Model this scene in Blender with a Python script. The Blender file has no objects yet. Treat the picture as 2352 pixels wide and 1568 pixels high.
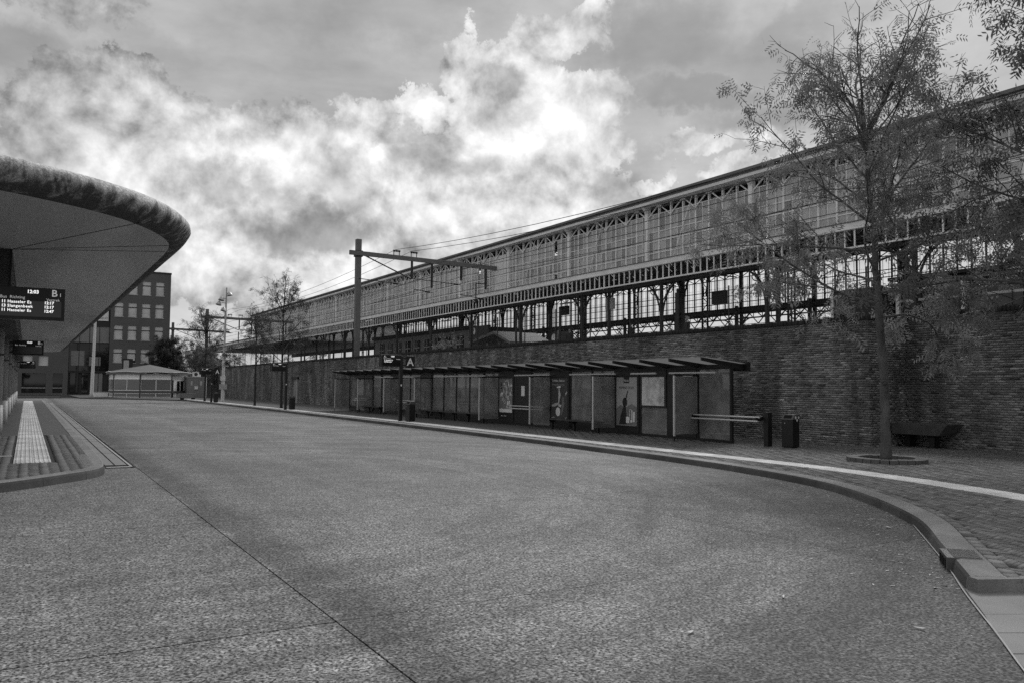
import bpy, math, random
import numpy as np
from mathutils import Vector, Matrix
R = math.radians
random.seed(7)
rng = np.random.default_rng(11)
scene = bpy.context.scene
COL = scene.collection

# ------------------------------------------------------------------ camera
cam = bpy.data.cameras.new('camera'); cam.lens = 28.776; cam.sensor_width = 36; cam.clip_end = 3000; cam.clip_start = 0.05
cam_o = bpy.data.objects.new('camera', cam); COL.objects.link(cam_o)
_y, _p, _r = R(30.6), R(3.12), 0.008
fw = Vector((math.sin(_y)*math.cos(_p), math.cos(_y)*math.cos(_p), math.sin(_p)))
r0 = Vector((math.cos(_y), -math.sin(_y), 0)); u0 = r0.cross(fw)
rt = r0*math.cos(_r) + u0*math.sin(_r); up = u0*math.cos(_r) - r0*math.sin(_r)
mw = Matrix((rt, up, -fw)).transposed().to_4x4(); mw.translation = (0, 0, 1.65)
cam_o.matrix_world = mw
scene.camera = cam_o

# ------------------------------------------------------------------ exposure
vs = scene.view_settings
scene.display_settings.display_device = 'sRGB'
vs.view_transform = 'Standard'; vs.look = 'None'; vs.exposure = 0.68; vs.gamma = 1.0; vs.use_curve_mapping = False

# ------------------------------------------------------------------ sky and sun
SUN_AZ, SUN_EL = 58.0, 45.0         # degrees clockwise from the street direction (+Y), above the horizon
def nd(t, kind, x=0, y=0, **kw):
    n = t.nodes.new(kind)
    for k, v in kw.items(): setattr(n, k, v)
    return n
def lk(t, a, b): t.links.new(a, b)
def mth(t, op, a, b=None, c=None, clamp=False):
    n = t.nodes.new('ShaderNodeMath'); n.operation = op; n.use_clamp = clamp
    for i, v in enumerate((a, b, c)):
        if v is None: continue
        if isinstance(v, (int, float)): n.inputs[i].default_value = v
        else: t.links.new(v, n.inputs[i])
    return n.outputs[0]
def mrange(t, v, a, b, c, d, kind='SMOOTHSTEP'):
    n = t.nodes.new('ShaderNodeMapRange'); n.interpolation_type = kind
    t.links.new(v, n.inputs['Value'])
    for k, x in zip(('From Min', 'From Max', 'To Min', 'To Max'), (a, b, c, d)):
        if isinstance(x, (int, float)): n.inputs[k].default_value = x
        else: t.links.new(x, n.inputs[k])
    return n.outputs['Result']
def noise(t, vec, scale, detail=4, rough=.55, dist=0.0, lac=2.0, out='Fac', dims='3D'):
    n = t.nodes.new('ShaderNodeTexNoise'); n.noise_dimensions = dims
    n.inputs['Scale'].default_value = scale; n.inputs['Detail'].default_value = detail
    n.inputs['Roughness'].default_value = rough; n.inputs['Distortion'].default_value = dist
    n.inputs['Lacunarity'].default_value = lac
    if vec is not None: t.links.new(vec, n.inputs['Vector'])
    return n.outputs[out]

# cloud banks: azimuth and elevation in degrees (azimuth from the street direction), half widths, weight
def px_dir(x, y):                    # direction of a point read off the photograph at 2352 x 1568
    d = fw + rt*((x-1176)/1880.) - up*((y-784)/1880.)
    return math.degrees(math.atan2(d.x, d.y)) - 30.6, math.degrees(math.atan2(d.z, math.hypot(d.x, d.y)))
CUMULUS = [(130,290,150,110,1.),(270,250,140,95,1.),(350,330,130,130,1.),(90,240,60,40,.55),(540,300,70,80,.9),(560,250,45,45,.6),(700,320,120,60,.9),
           (640,280,60,45,.6),(800,300,110,55,.9),(950,275,80,45,.9),(1060,190,70,75,.9),(1150,160,120,70,1.),(1210,250,150,110,1.2),(1100,280,120,80,.9),
           (1360,220,110,60,1.),(1440,240,60,40,.6),(1290,70,130,60,.8),(1210,60,50,60,.6),(1350,20,70,30,.7),(1300,340,200,90,1.),(600,400,350,90,1.),(1100,400,350,90,1.),(1650,340,140,40,.6),(1820,400,200,40,.55),
           (250,420,260,110,1.),(850,500,330,90,.9),(1300,480,260,90,.9),(1560,425,70,25,.8),(1620,400,60,25,.3),(1480,330,90,70,.45),(150,20,260,60,.55),(620,620,400,80,.8),(1000,580,300,70,.8),(480,540,140,90,.8)]
DARKS = [(720,490,150,55,1.),(650,500,80,35,.6),(970,390,75,55,.75),(1090,415,80,40,.45),(540,392,110,35,.55),(790,410,70,70,.5),(1130,185,60,38,.75),(1120,240,40,50,.4),(60,330,110,90,.3),(960,335,100,25,.6),(1420,400,80,60,.3),
         (1540,80,200,110,.8),(1700,130,240,60,.6),(1640,220,200,50,.8),(1850,280,200,40,.7),(1760,60,240,40,.5),(1500,240,140,110,.35),(1440,440,85,50,.8),(30,140,140,60,.6),(300,110,120,40,.35),(900,30,240,60,.35),(1460,150,80,120,.4)]
world = bpy.data.worlds.new('World'); scene.world = world; world.use_nodes = True
t = world.node_tree; t.nodes.clear()
tc = nd(t, 'ShaderNodeTexCoord')
DIR = tc.outputs['Generated']
sep = nd(t, 'ShaderNodeSeparateXYZ'); lk(t, DIR, sep.inputs[0])
# turn the horizontal frame so that the seam of the azimuth lies behind the bank of clouds
ca, sa = math.cos(_y), math.sin(_y)
xr = mth(t, 'SUBTRACT', mth(t, 'MULTIPLY', sep.outputs[0], ca), mth(t, 'MULTIPLY', sep.outputs[1], sa))
yr = mth(t, 'ADD', mth(t, 'MULTIPLY', sep.outputs[0], sa), mth(t, 'MULTIPLY', sep.outputs[1], ca))
az = mth(t, 'MULTIPLY', mth(t, 'ARCTAN2', xr, yr), 57.2958)
el = mth(t, 'MULTIPLY', mth(t, 'ARCSINE', sep.outputs[2], clamp=False), 57.2958)
cmb = nd(t, 'ShaderNodeCombineXYZ'); lk(t, az, cmb.inputs[0]); lk(t, el, cmb.inputs[1])
# warp the angular position with noise on the direction itself
def vnoise(scale, amp, detail=4, rough=.6):
    n = noise(t, DIR, scale, detail, rough, out='Color')
    s = nd(t, 'ShaderNodeVectorMath', operation='SUBTRACT'); lk(t, n, s.inputs[0]); s.inputs[1].default_value = (.5, .5, .5)
    m = nd(t, 'ShaderNodeVectorMath', operation='SCALE'); lk(t, s.outputs[0], m.inputs[0]); m.inputs['Scale'].default_value = amp
    return m.outputs[0]
def vec3(v):
    c = nd(t, 'ShaderNodeCombineXYZ')
    for i in range(3): c.inputs[i].default_value = v[i]
    return c.outputs[0]
def vadd(a, b):
    s = nd(t, 'ShaderNodeVectorMath', operation='ADD'); lk(t, a, s.inputs[0]); lk(t, b, s.inputs[1]); return s.outputs[0]
WARP = vadd(cmb.outputs[0], vadd(vnoise(5, 9, 3), vnoise(22, 4.5, 6, .7)))
SOFT = vadd(cmb.outputs[0], vadd(vnoise(5, 10, 4), vnoise(18, 5, 6, .65)))
def blobs(vec, items, soft=(1.0, 0.0)):
    acc = None
    for (x, y, sx, sy, wgt) in items:
        a, e = px_dir(x, y); k = math.degrees(1/1880.)
        s = nd(t, 'ShaderNodeVectorMath', operation='SUBTRACT'); lk(t, vec, s.inputs[0]); s.inputs[1].default_value = (a, e, 0)
        m = nd(t, 'ShaderNodeVectorMath', operation='MULTIPLY'); lk(t, s.outputs[0], m.inputs[0]); m.inputs[1].default_value = (1/(sx*k*1.15), 1/(sy*k*1.15), 0)
        l = nd(t, 'ShaderNodeVectorMath', operation='LENGTH'); lk(t, m.outputs[0], l.inputs[0])
        v = mrange(t, l.outputs['Value'], 1.35, .35, 0, wgt)
        acc = v if acc is None else mth(t, 'MAXIMUM', acc, v)
    return acc
# stretched coordinates for layered cloud
vs1 = nd(t, 'ShaderNodeVectorMath', operation='MULTIPLY'); lk(t, DIR, vs1.inputs[0]); vs1.inputs[1].default_value = (1, 1, 2.6)
ST = vs1.outputs[0]
big = noise(t, ST, 2.2, 5, .55, .4)
fine = noise(t, DIR, 9, 8, .62, .3)
fine2 = noise(t, DIR, 26, 6, .6, .2)
streak = noise(t, ST, 5, 7, .58, .15)
outside = mrange(t, mth(t, 'ABSOLUTE', az), 38, 60, 0, 1)
high = mrange(t, el, 27, 45, 0, 1)
away = mth(t, 'MAXIMUM', outside, high)
cum_b = blobs(WARP, CUMULUS)
# away from the banks above, ordinary broken cumulus of the same kind goes on round the sky
cum_n = mth(t, 'MULTIPLY', mrange(t, big, .33, .53, 0, 1.0), away)
dens = mth(t, 'MAXIMUM', cum_b, cum_n)
dens = mth(t, 'ADD', dens, mth(t, 'MULTIPLY', mth(t, 'SUBTRACT', fine, .5), 1.1))
dens = mth(t, 'ADD', dens, mth(t, 'MULTIPLY', mth(t, 'SUBTRACT', fine2, .5), .3))
mask = mrange(t, dens, .39, .55, 0, 1)
core = mrange(t, dens, .45, 1.05, 0, 1)
drk = blobs(SOFT, DARKS)
drk = mth(t, 'MAXIMUM', drk, mth(t, 'MULTIPLY', mrange(t, streak, .5, .72, 0, .4), away))
# brightness: thin grey layer, cumulus, grey bases
layer = mth(t, 'ADD', .35, mth(t, 'ADD', mth(t, 'MULTIPLY', mth(t, 'SUBTRACT', streak, .5), .5), mth(t, 'MULTIPLY', mth(t, 'SUBTRACT', fine, .5), .14)))
layer = mth(t, 'MULTIPLY', layer, mrange(t, el, 0, 22, 1.38, 1.0))
# relief: the cloud is lit from above, so its puffs are brighter on top and greyer below
bl = noise(t, DIR, 13, 10, .6, .15)
bl2 = noise(t, vadd(DIR, vec3((0, 0, .018))), 13, 10, .6, .15)
relief = mth(t, 'SUBTRACT', bl, bl2)
bm = noise(t, DIR, 5, 5, .55, .2)
bm2 = noise(t, vadd(DIR, vec3((.012, 0, .05))), 5, 5, .55, .2)
relief2 = mth(t, 'SUBTRACT', bm, bm2)
cum_v = mth(t, 'ADD', mth(t, 'MULTIPLY', core, .16), .36)
cum_v = mth(t, 'ADD', cum_v, mth(t, 'MULTIPLY', relief, 1.6))
cum_v = mth(t, 'ADD', cum_v, mth(t, 'MULTIPLY', relief2, 1.1))
cum_v = mth(t, 'ADD', cum_v, mth(t, 'MULTIPLY', mth(t, 'SUBTRACT', fine, .5), .3))
# brighter towards the sun behind the clouds
sd = Vector((math.sin(R(SUN_AZ))*math.cos(R(SUN_EL)), math.cos(R(SUN_AZ))*math.cos(R(SUN_EL)), math.sin(R(SUN_EL))))
dot = nd(t, 'ShaderNodeVectorMath', operation='DOT_PRODUCT'); lk(t, DIR, dot.inputs[0]); dot.inputs[1].default_value = Vector((math.sin(R(31))*math.cos(R(17)), math.cos(R(31))*math.cos(R(17)), math.sin(R(17))))
near_sun = mrange(t, dot.outputs['Value'], .88, 1.0, 0, 1)
cum_v = mth(t, 'ADD', cum_v, mth(t, 'MULTIPLY', near_sun, .16))
val = mth(t, 'ADD', mth(t, 'MULTIPLY', layer, mth(t, 'SUBTRACT', 1, mask)), mth(t, 'MULTIPLY', cum_v, mask))
val = mth(t, 'MULTIPLY', val, mth(t, 'SUBTRACT', 1, mth(t, 'MULTIPLY', drk, .62)))
val = mth(t, 'MAXIMUM', val, .12)
sky = nd(t, 'ShaderNodeTexSky'); sky.sky_type = 'NISHITA'; sky.sun_disc = False
sky.sun_elevation = R(SUN_EL); sky.sun_rotation = R(SUN_AZ); sky.air_density = 1; sky.dust_density = 2; sky.ozone_density = 1
bw = nd(t, 'ShaderNodeRGBToBW'); lk(t, sky.outputs[0], bw.inputs[0])
SKY_STRENGTH = .1
tot = mth(t, 'ADD', mth(t, 'MULTIPLY', bw.outputs[0], .10), mth(t, 'MULTIPLY', val, .70/SKY_STRENGTH))
bg = nd(t, 'ShaderNodeBackground'); lk(t, tot, bg.inputs['Color']); bg.inputs['Strength'].default_value = SKY_STRENGTH
wo = nd(t, 'ShaderNodeOutputWorld'); lk(t, bg.outputs[0], wo.inputs[0])
world.cycles.sampling_method = 'MANUAL'; world.cycles.sample_map_resolution = 512

sun = bpy.data.lights.new('sun', 'SUN'); sun.energy = 1.5; sun.angle = R(22); sun.color = (1, 1, 1)
sun_o = bpy.data.objects.new('sun', sun); COL.objects.link(sun_o)
sun_o.rotation_euler = Vector(sd).to_track_quat('Z', 'Y').to_euler()
sun_o.location = (30, 40, 60)
scene.cycles.max_bounces = 6; scene.cycles.transparent_max_bounces = 24
scene.cycles.use_denoising = False

# ------------------------------------------------------------------ materials (all grey: the photograph is black and white)
MATS = {}
def M(name, col, rough=.8, var=.18, scale=2.0, spec=.3, metal=0.0, bump=0.0, bscale=30.0, fine=0.0, fscale=60.0, tone=False, alpha=None, trans=0.0, stretch=None, dirt=0.0, runs=0.0):
    if name in MATS: return MATS[name]
    m = bpy.data.materials.new(name); m.use_nodes = True
    t = m.node_tree; b = t.nodes['Principled BSDF']
    geo = nd(t, 'ShaderNodeNewGeometry'); pos = geo.outputs['Position']
    if stretch:
        v = nd(t, 'ShaderNodeVectorMath', operation='MULTIPLY'); lk(t, pos, v.inputs[0]); v.inputs[1].default_value = stretch; pos = v.outputs[0]
    f = mth(t, 'ADD', 1.0, mth(t, 'MULTIPLY', mth(t, 'SUBTRACT', noise(t, pos, scale, 5, .6), .5), var*2.4))
    if fine: f = mth(t, 'MULTIPLY', f, mth(t, 'ADD', 1.0, mth(t, 'MULTIPLY', mth(t, 'SUBTRACT', noise(t, pos, fscale, 3, .6), .5), fine*2.4)))
    if dirt: f = mth(t, 'MULTIPLY', f, mrange(t, noise(t, pos, scale*.37, 6, .65, .6), .42, .62, 1.0-dirt, 1.0))
    if runs:
        rv = nd(t, 'ShaderNodeVectorMath', operation='MULTIPLY'); lk(t, geo.outputs['Position'], rv.inputs[0]); rv.inputs[1].default_value = (1, 1, .16)
        f = mth(t, 'MULTIPLY', f, mrange(t, noise(t, rv.outputs[0], 1.1, 6, .65, .3), .40, .60, 1-runs, 1.0+runs*.35))
    if tone:
        a = nd(t, 'ShaderNodeAttribute'); a.attribute_name = 'tone'; f = mth(t, 'MULTIPLY', f, a.outputs['Fac'])
    v = mth(t, 'MAXIMUM', mth(t, 'MULTIPLY', f, col), .004)
    lk(t, v, b.inputs['Base Color'])
    b.inputs['Roughness'].default_value = rough; b.inputs['Specular IOR Level'].default_value = spec; b.inputs['Metallic'].default_value = metal
    if bump:
        bn = nd(t, 'ShaderNodeBump'); bn.inputs['Strength'].default_value = bump; bn.inputs['Distance'].default_value = .02
        lk(t, noise(t, pos, bscale, 4, .6), bn.inputs['Height']); lk(t, bn.outputs[0], b.inputs['Normal'])
    if alpha is not None: b.inputs['Alpha'].default_value = alpha
    if trans: b.inputs['Transmission Weight'].default_value = trans
    MATS[name] = m
    return m
def emit(name, val):
    if name in MATS: return MATS[name]
    m = bpy.data.materials.new(name); m.use_nodes = True
    b = m.node_tree.nodes['Principled BSDF']; b.inputs['Base Color'].default_value = (.6, .6, .6, 1)
    b.inputs['Emission Color'].default_value = (1, 1, 1, 1); b.inputs['Emission Strength'].default_value = val
    MATS[name] = m; return m
def glass(name, base, clear, rough=.08, var=.35, scale=.9, spec=.5, milky=0.0):
    """dusty window glass: part clear, part a thin film of dirt, with the sky mirrored in it"""
    if name in MATS: return MATS[name]
    m = bpy.data.materials.new(name); m.use_nodes = True
    t = m.node_tree; b = t.nodes['Principled BSDF']; out = t.nodes['Material Output']
    geo = nd(t, 'ShaderNodeNewGeometry'); pos = geo.outputs['Position']
    n = noise(t, pos, scale, 5, .6, .5)
    lk(t, mth(t, 'MULTIPLY', mth(t, 'ADD', 1, mth(t, 'MULTIPLY', mth(t, 'SUBTRACT', n, .5), var*2.4)), base), b.inputs['Base Color'])
    b.inputs['Roughness'].default_value = rough; b.inputs['Specular IOR Level'].default_value = spec; b.inputs['IOR'].default_value = 1.5
    bs = b.outputs[0]
    if milky:
        tl = nd(t, 'ShaderNodeBsdfTranslucent'); tl.inputs[0].default_value = (.8, .8, .8, 1); m2 = nd(t, 'ShaderNodeMixShader'); m2.inputs[0].default_value = milky
        lk(t, bs, m2.inputs[1]); lk(t, tl.outputs[0], m2.inputs[2]); bs = m2.outputs[0]
    tr = nd(t, 'ShaderNodeBsdfTransparent'); mx = nd(t, 'ShaderNodeMixShader')
    fr = nd(t, 'ShaderNodeFresnel'); fr.inputs['IOR'].default_value = 1.5
    fac = mth(t, 'ADD', 1-clear, mth(t, 'MULTIPLY', fr.outputs[0], clear), clamp=True)
    lk(t, fac, mx.inputs[0]); lk(t, tr.outputs[0], mx.inputs[1]); lk(t, bs, mx.inputs[2]); lk(t, mx.outputs[0], out.inputs[0])
    MATS[name] = m; return m
def leafmat(name, col):
    if name in MATS: return MATS[name]
    m = bpy.data.materials.new(name); m.use_nodes = True
    t = m.node_tree; b = t.nodes['Principled BSDF']; out = t.nodes['Material Output']
    geo = nd(t, 'ShaderNodeNewGeometry')
    f = mth(t, 'ADD', .55, mth(t, 'MULTIPLY', noise(t, geo.outputs['Position'], 6, 3, .6), .9))
    v = mth(t, 'MULTIPLY', f, col); lk(t, v, b.inputs['Base Color']); b.inputs['Roughness'].default_value = .6; b.inputs['Specular IOR Level'].default_value = .25
    tl = nd(t, 'ShaderNodeBsdfTranslucent'); lk(t, v, tl.inputs['Color'])
    mx = nd(t, 'ShaderNodeMixShader'); mx.inputs[0].default_value = .35
    lk(t, b.outputs[0], mx.inputs[1]); lk(t, tl.outputs[0], mx.inputs[2]); lk(t, mx.outputs[0], out.inputs[0])
    MATS[name] = m; return m

def sy_(t, v, k=1):
    s = nd(t, 'ShaderNodeSeparateXYZ'); lk(t, v, s.inputs[0]); return s.outputs[k]
# exposed-aggregate concrete of the carriageway
def road_material():
    m = bpy.data.materials.new('aggregate_concrete'); m.use_nodes = True
    t = m.node_tree; b = t.nodes['Principled BSDF']
    geo = nd(t, 'ShaderNodeNewGeometry'); pos = geo.outputs['Position']
    st = noise(t, pos, 46, 2, .55)                     # chippings
    st2 = noise(t, pos, 24, 4, .7)
    vor = nd(t, 'ShaderNodeTexVoronoi'); vor.inputs['Scale'].default_value = 62; lk(t, pos, vor.inputs['Vector'])
    vb = nd(t, 'ShaderNodeRGBToBW'); lk(t, vor.outputs['Color'], vb.inputs[0])
    chip = mth(t, 'ADD', mth(t, 'MULTIPLY', mrange(t, st, .38, .60, -.15, 2.0), .62), mth(t, 'MULTIPLY', mrange(t, vb.outputs[0], .3, .7, .1, 2.0), .38))
    bright = mrange(t, noise(t, pos, 48, 2, .5), .68, .76, 0, 1.6)      # pale pebbles
    patch = mrange(t, noise(t, pos, .45, 5, .55, .5), .34, .68, .88, 1.10)
    patch2 = mrange(t, noise(t, pos, 2.3, 5, .6, .5), .3, .7, .88, 1.12)
    mp = nd(t, 'ShaderNodeVectorMath', operation='MULTIPLY'); lk(t, pos, mp.inputs[0]); mp.inputs[1].default_value = (1.0, .10, 1)
    track = mrange(t, noise(t, mp.outputs[0], .9, 4, .5, .3), .36, .64, .90, 1.08)   # worn tracks along the driving direction
    f = mth(t, 'MULTIPLY', mth(t, 'MULTIPLY', mth(t, 'MULTIPLY', chip, patch), patch2), track)
    f = mth(t, 'MULTIPLY', f, mrange(t, st2, .36, .64, .62, 1.38))
    f = mth(t, 'MULTIPLY', f, mrange(t, noise(t, pos, 9, 3, .6), .35, .65, .80, 1.20))
    f = mth(t, 'MAXIMUM', f, .06)
    f = mth(t, 'ADD', f, bright)
    # turning circle of the buses: rubber and dirt swept along arcs, and a grubby gutter next to the kerb
    dv = nd(t, 'ShaderNodeVectorMath', operation='SUBTRACT'); lk(t, pos, dv.inputs[0]); dv.inputs[1].default_value = (CIRC[0], CIRC[1], 0)
    sx = nd(t, 'ShaderNodeSeparateXYZ'); lk(t, dv.outputs[0], sx.inputs[0])
    rad = mth(t, 'SQRT', mth(t, 'ADD', mth(t, 'MULTIPLY', sx.outputs[0], sx.outputs[0]), mth(t, 'MULTIPLY', sx.outputs[1], sx.outputs[1])))
    ang = mth(t, 'ARCTAN2', sx.outputs[1], sx.outputs[0])
    cb = nd(t, 'ShaderNodeCombineXYZ'); lk(t, rad, cb.inputs[0]); lk(t, mth(t, 'MULTIPLY', ang, 1.1), cb.inputs[1])
    arcs = mrange(t, noise(t, cb.outputs[0], 1.7, 6, .65, .25), .34, .66, .78, 1.2)
    nearc = mrange(t, rad, CIRC[2]*.35, CIRC[2]*.7, 0, 1)
    f = mth(t, 'MULTIPLY', f, mth(t, 'ADD', 1, mth(t, 'MULTIPLY', nearc, mth(t, 'SUBTRACT', arcs, 1))))
    wob = mth(t, 'ADD', rad, mth(t, 'MULTIPLY', mth(t, 'SUBTRACT', noise(t, pos, .8, 5, .6), .5), 2.6))
    gut = mth(t, 'MULTIPLY', mrange(t, wob, CIRC[2]-1.9, CIRC[2]-.3, 0, .50), mrange(t, sy_(t, pos), 12.0, 17.0, 1, 0))
    gut2 = mth(t, 'MULTIPLY', mrange(t, mth(t, 'ADD', sy_(t, pos, 0), mth(t, 'MULTIPLY', mth(t, 'SUBTRACT', noise(t, pos, 1.1, 5, .6), .5), .8)), 12.2, 12.9, 0, .45), mrange(t, sy_(t, pos), 12.0, 17.0, 0, 1))
    f = mth(t, 'MULTIPLY', f, mth(t, 'SUBTRACT', 1, mth(t, 'ADD', gut, gut2)))
    # dirt collected along the lengthwise joint
    xx = mth(t, 'ADD', sy_(t, pos, 0), mth(t, 'MULTIPLY', mth(t, 'SUBTRACT', noise(t, pos, 1.4, 5, .65), .5), .9))
    band = mth(t, 'MULTIPLY', mrange(t, xx, 1.86, 1.98, 0, 1), mrange(t, xx, 2.1, 2.75, 1, 0))
    f = mth(t, 'MULTIPLY', f, mth(t, 'SUBTRACT', 1, mth(t, 'MULTIPLY', band, .38)))
    a = nd(t, 'ShaderNodeObjectInfo')
    f = mth(t, 'MULTIPLY', f, mrange(t, a.outputs['Random'], 0, 1, .92, 1.08, 'LINEAR'))
    lk(t, mth(t, 'MULTIPLY', f, ROAD_ALBEDO), b.inputs['Base Color'])
    b.inputs['Roughness'].default_value = .8; b.inputs['Specular IOR Level'].default_value = .35
    bn = nd(t, 'ShaderNodeBump'); bn.inputs['Strength'].default_value = .3; bn.inputs['Distance'].default_value = .01
    lk(t, st, bn.inputs['Height']); lk(t, bn.outputs[0], b.inputs['Normal'])
    MATS['road'] = m; return m
ROAD_ALBEDO = .142
CIRC = (0.848, 14.004, 11.551)
road_material()
M('joint', .006, .9); M('earth', .07, .95, .3, 1.5)
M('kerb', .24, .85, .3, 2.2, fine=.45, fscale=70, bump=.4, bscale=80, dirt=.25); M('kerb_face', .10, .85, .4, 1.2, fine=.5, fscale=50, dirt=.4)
M('kerb_dark', .13, .85, .3, 2, fine=.3, fscale=90)
M('slab', .23, .85, .2, 2, fine=.3, fscale=120)
M('paver', .135, .85, .25, 1.3, fine=.35, fscale=50, tone=True, bump=.3, bscale=60)
M('paver_bed', .035, .95, .3, 3)
M('tactile', .6, .7, .2, 2.5, fine=.15, fscale=60, dirt=.3)
M('brick', .27, .88, .35, .8, fine=.4, fscale=38, tone=True, bump=.5, bscale=50, dirt=.35, runs=.45)
M('mortar', .26, .95, .4, 1.0, fine=.4, fscale=50)
M('coping', .022, .9, .5, 2.0, fine=.4, fscale=30, bump=.6, bscale=20)
M('black_steel', .012, .45, .2, 3, spec=.45)
M('dark_steel', .035, .5, .25, 3, spec=.45)
M('gully_iron', .11, .5, .3, 8, metal=.3); M('hood', .085, .5, .2, 4); M('iron', .035, .6, .3, 2)
M('cream_paint', .93, .5, .15, 1.5, dirt=.12)
M('white_paint', .75, .45, .1, 2)
M('light_metal', .6, .35, .12, 4, metal=.3)
M('galv', .42, .45, .2, 3, metal=.3)
M('lead_roof', .16, .7, .3, 1.2)
M('dark_wood', .03, .8, .3, 2)
M('concrete_soffit', .62, .85, .16, 1.1, fine=.12, fscale=30, bump=.2, stretch=(1, .12, 1), dirt=.22)
M('concrete_pole', .16, .8, .25, 2, fine=.2)
M('bark', .11, .9, .8, 6, fine=.4, fscale=40, bump=.8, bscale=18, stretch=(1, 1, .45))
M('bark_dark', .035, .9, .3, 9)
leafmat('leaf', .24); leafmat('leaf_dark', .06); leafmat('leaf_mid', .13); leafmat('leaf_pale', .2)
glass('shed_glass', .52, .20, .08, .4, .7, milky=.15)
glass('shed_glass_grey', .58, .16, .10, .4, .7, milky=.15)
glass('shed_glass_dark', .40, .26, .06, .4, .7, milky=.15)
def frosted(name, base, clear):
    m = bpy.data.materials.new(name); m.use_nodes = True; t = m.node_tree; out = t.nodes['Material Output']; t.nodes.remove(t.nodes['Principled BSDF'])
    tl = nd(t, 'ShaderNodeBsdfTranslucent'); tl.inputs[0].default_value = (base, base, base, 1); tr = nd(t, 'ShaderNodeBsdfTransparent'); mx = nd(t, 'ShaderNodeMixShader'); mx.inputs[0].default_value = 1-clear
    lk(t, tr.outputs[0], mx.inputs[1]); lk(t, tl.outputs[0], mx.inputs[2]); lk(t, mx.outputs[0], out.inputs[0]); MATS[name] = m
frosted('far_glass', .8, .82)
glass('shelter_glass', .30, .55, .03, .8, 1.6, spec=1.0)
glass('window_glass', .6, .05, .05, .5, .35)  # pale base colour stands in for sky reflected in the panes
glass('dark_glass', .012, .05, .03, .5, .5)
glass('kiosk_glass', .22, .10, .1, .3, .4)
emit('led', .62)
frosted('roof_acrylic', .27, .12)

# ------------------------------------------------------------------ mesh helpers
class MB:
    def __init__(s): s.v = []; s.f = []; s.tone = None
    def add(s, vs, fs):
        o = len(s.v); s.v.extend([tuple(p) for p in vs]); s.f.extend([tuple(i+o for i in f) for f in fs]); return s
    def box(s, x0, x1, y0, y1, z0, z1):
        return s.add([(x0,y0,z0),(x1,y0,z0),(x1,y1,z0),(x0,y1,z0),(x0,y0,z1),(x1,y0,z1),(x1,y1,z1),(x0,y1,z1)],
                     [(0,3,2,1),(4,5,6,7),(0,1,5,4),(1,2,6,5),(2,3,7,6),(3,0,4,7)])
    def beam(s, a, b, w, h=None, upv=(0,0,1)):
        a, b = Vector(a), Vector(b); d = (b-a).normalized(); h = h or w
        u = Vector(upv)
        if abs(d.dot(u)) > .97: u = Vector((0, 1, 0)) if abs(d.y) < .9 else Vector((1, 0, 0))
        x = d.cross(u).normalized()*(w/2); z = x.cross(d).normalized()*(h/2)
        return s.add([a-x-z, a+x-z, a+x+z, a-x+z, b-x-z, b+x-z, b+x+z, b-x+z],
                     [(0,1,2,3),(7,6,5,4),(0,4,5,1),(1,5,6,2),(2,6,7,3),(3,7,4,0)])
    def cyl(s, a, b, r0, r1=None, n=10, caps=True):
        return s.tube([a, b], [r0, r0 if r1 is None else r1], n, caps)
    def tube(s, pts, rs, n=8, caps=True):
        pts = [Vector(p) for p in pts]
        if isinstance(rs, (int, float)): rs = [rs]*len(pts)
        o = len(s.v); prev = None
        for i, p in enumerate(pts):
            d = (pts[min(i+1, len(pts)-1)] - pts[max(i-1, 0)])
            d = d.normalized() if d.length > 1e-9 else Vector((0,0,1))
            if prev is None:
                ref = Vector((0,0,1)) if abs(d.z) < .9 else Vector((1,0,0)); x = d.cross(ref).normalized()
            else:
                x = (prev - d*prev.dot(d)); x = x.normalized() if x.length > 1e-6 else d.orthogonal().normalized()
            prev = x; y = d.cross(x)
            for k in range(n):
                a = 2*math.pi*k/n; s.v.append(tuple(p + (x*math.cos(a) + y*math.sin(a))*rs[i]))
        for i in range(len(pts)-1):
            for k in range(n):
                a = o+i*n+k; b = o+i*n+(k+1) % n; s.f.append((a, b, b+n, a+n))
        if caps:
            s.f.append(tuple(o+k for k in range(n))[::-1]); e = o+(len(pts)-1)*n; s.f.append(tuple(e+k for k in range(n)))
        return s
    def prism(s, outline, z0, z1):
        n = len(outline)
        vs = [(x, y, z0) for x, y in outline] + [(x, y, z1) for x, y in outline]
        return s.add(vs, [tuple(range(n))[::-1], tuple(range(n, 2*n))] + [(i, (i+1) % n, n+(i+1) % n, n+i) for i in range(n)])
    def build(s, name, mat, parent=None, local=False, smooth=False, bev=0.0, **props):
        me = bpy.data.meshes.new(name)
        off = Vector((0,0,0))
        if parent is not None and not local:
            p = parent
            while p is not None: off += p.location; p = p.parent
        me.from_pydata([tuple(Vector(v)-off) for v in s.v] if off.length > 0 else s.v, [], s.f)
        me.materials.append(MATS[mat] if isinstance(mat, str) else mat)
        if smooth: me.polygons.foreach_set('use_smooth', [True]*len(me.polygons))
        if s.tone is not None:
            at = me.attributes.new('tone', 'FLOAT', 'FACE'); at.data.foreach_set('value', s.tone)
        me.update()
        return mobj(name, me, parent, bev, **props)
def mobj(name, me, parent=None, bev=0.0, **props):
    o = bpy.data.objects.new(name, me); COL.objects.link(o)
    if parent is not None: o.parent = parent
    if bev:
        b = o.modifiers.new('bevel', 'BEVEL'); b.width = bev; b.segments = 2; b.limit_method = 'ANGLE'
    for k, v in props.items(): o[k] = v
    return o
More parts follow.
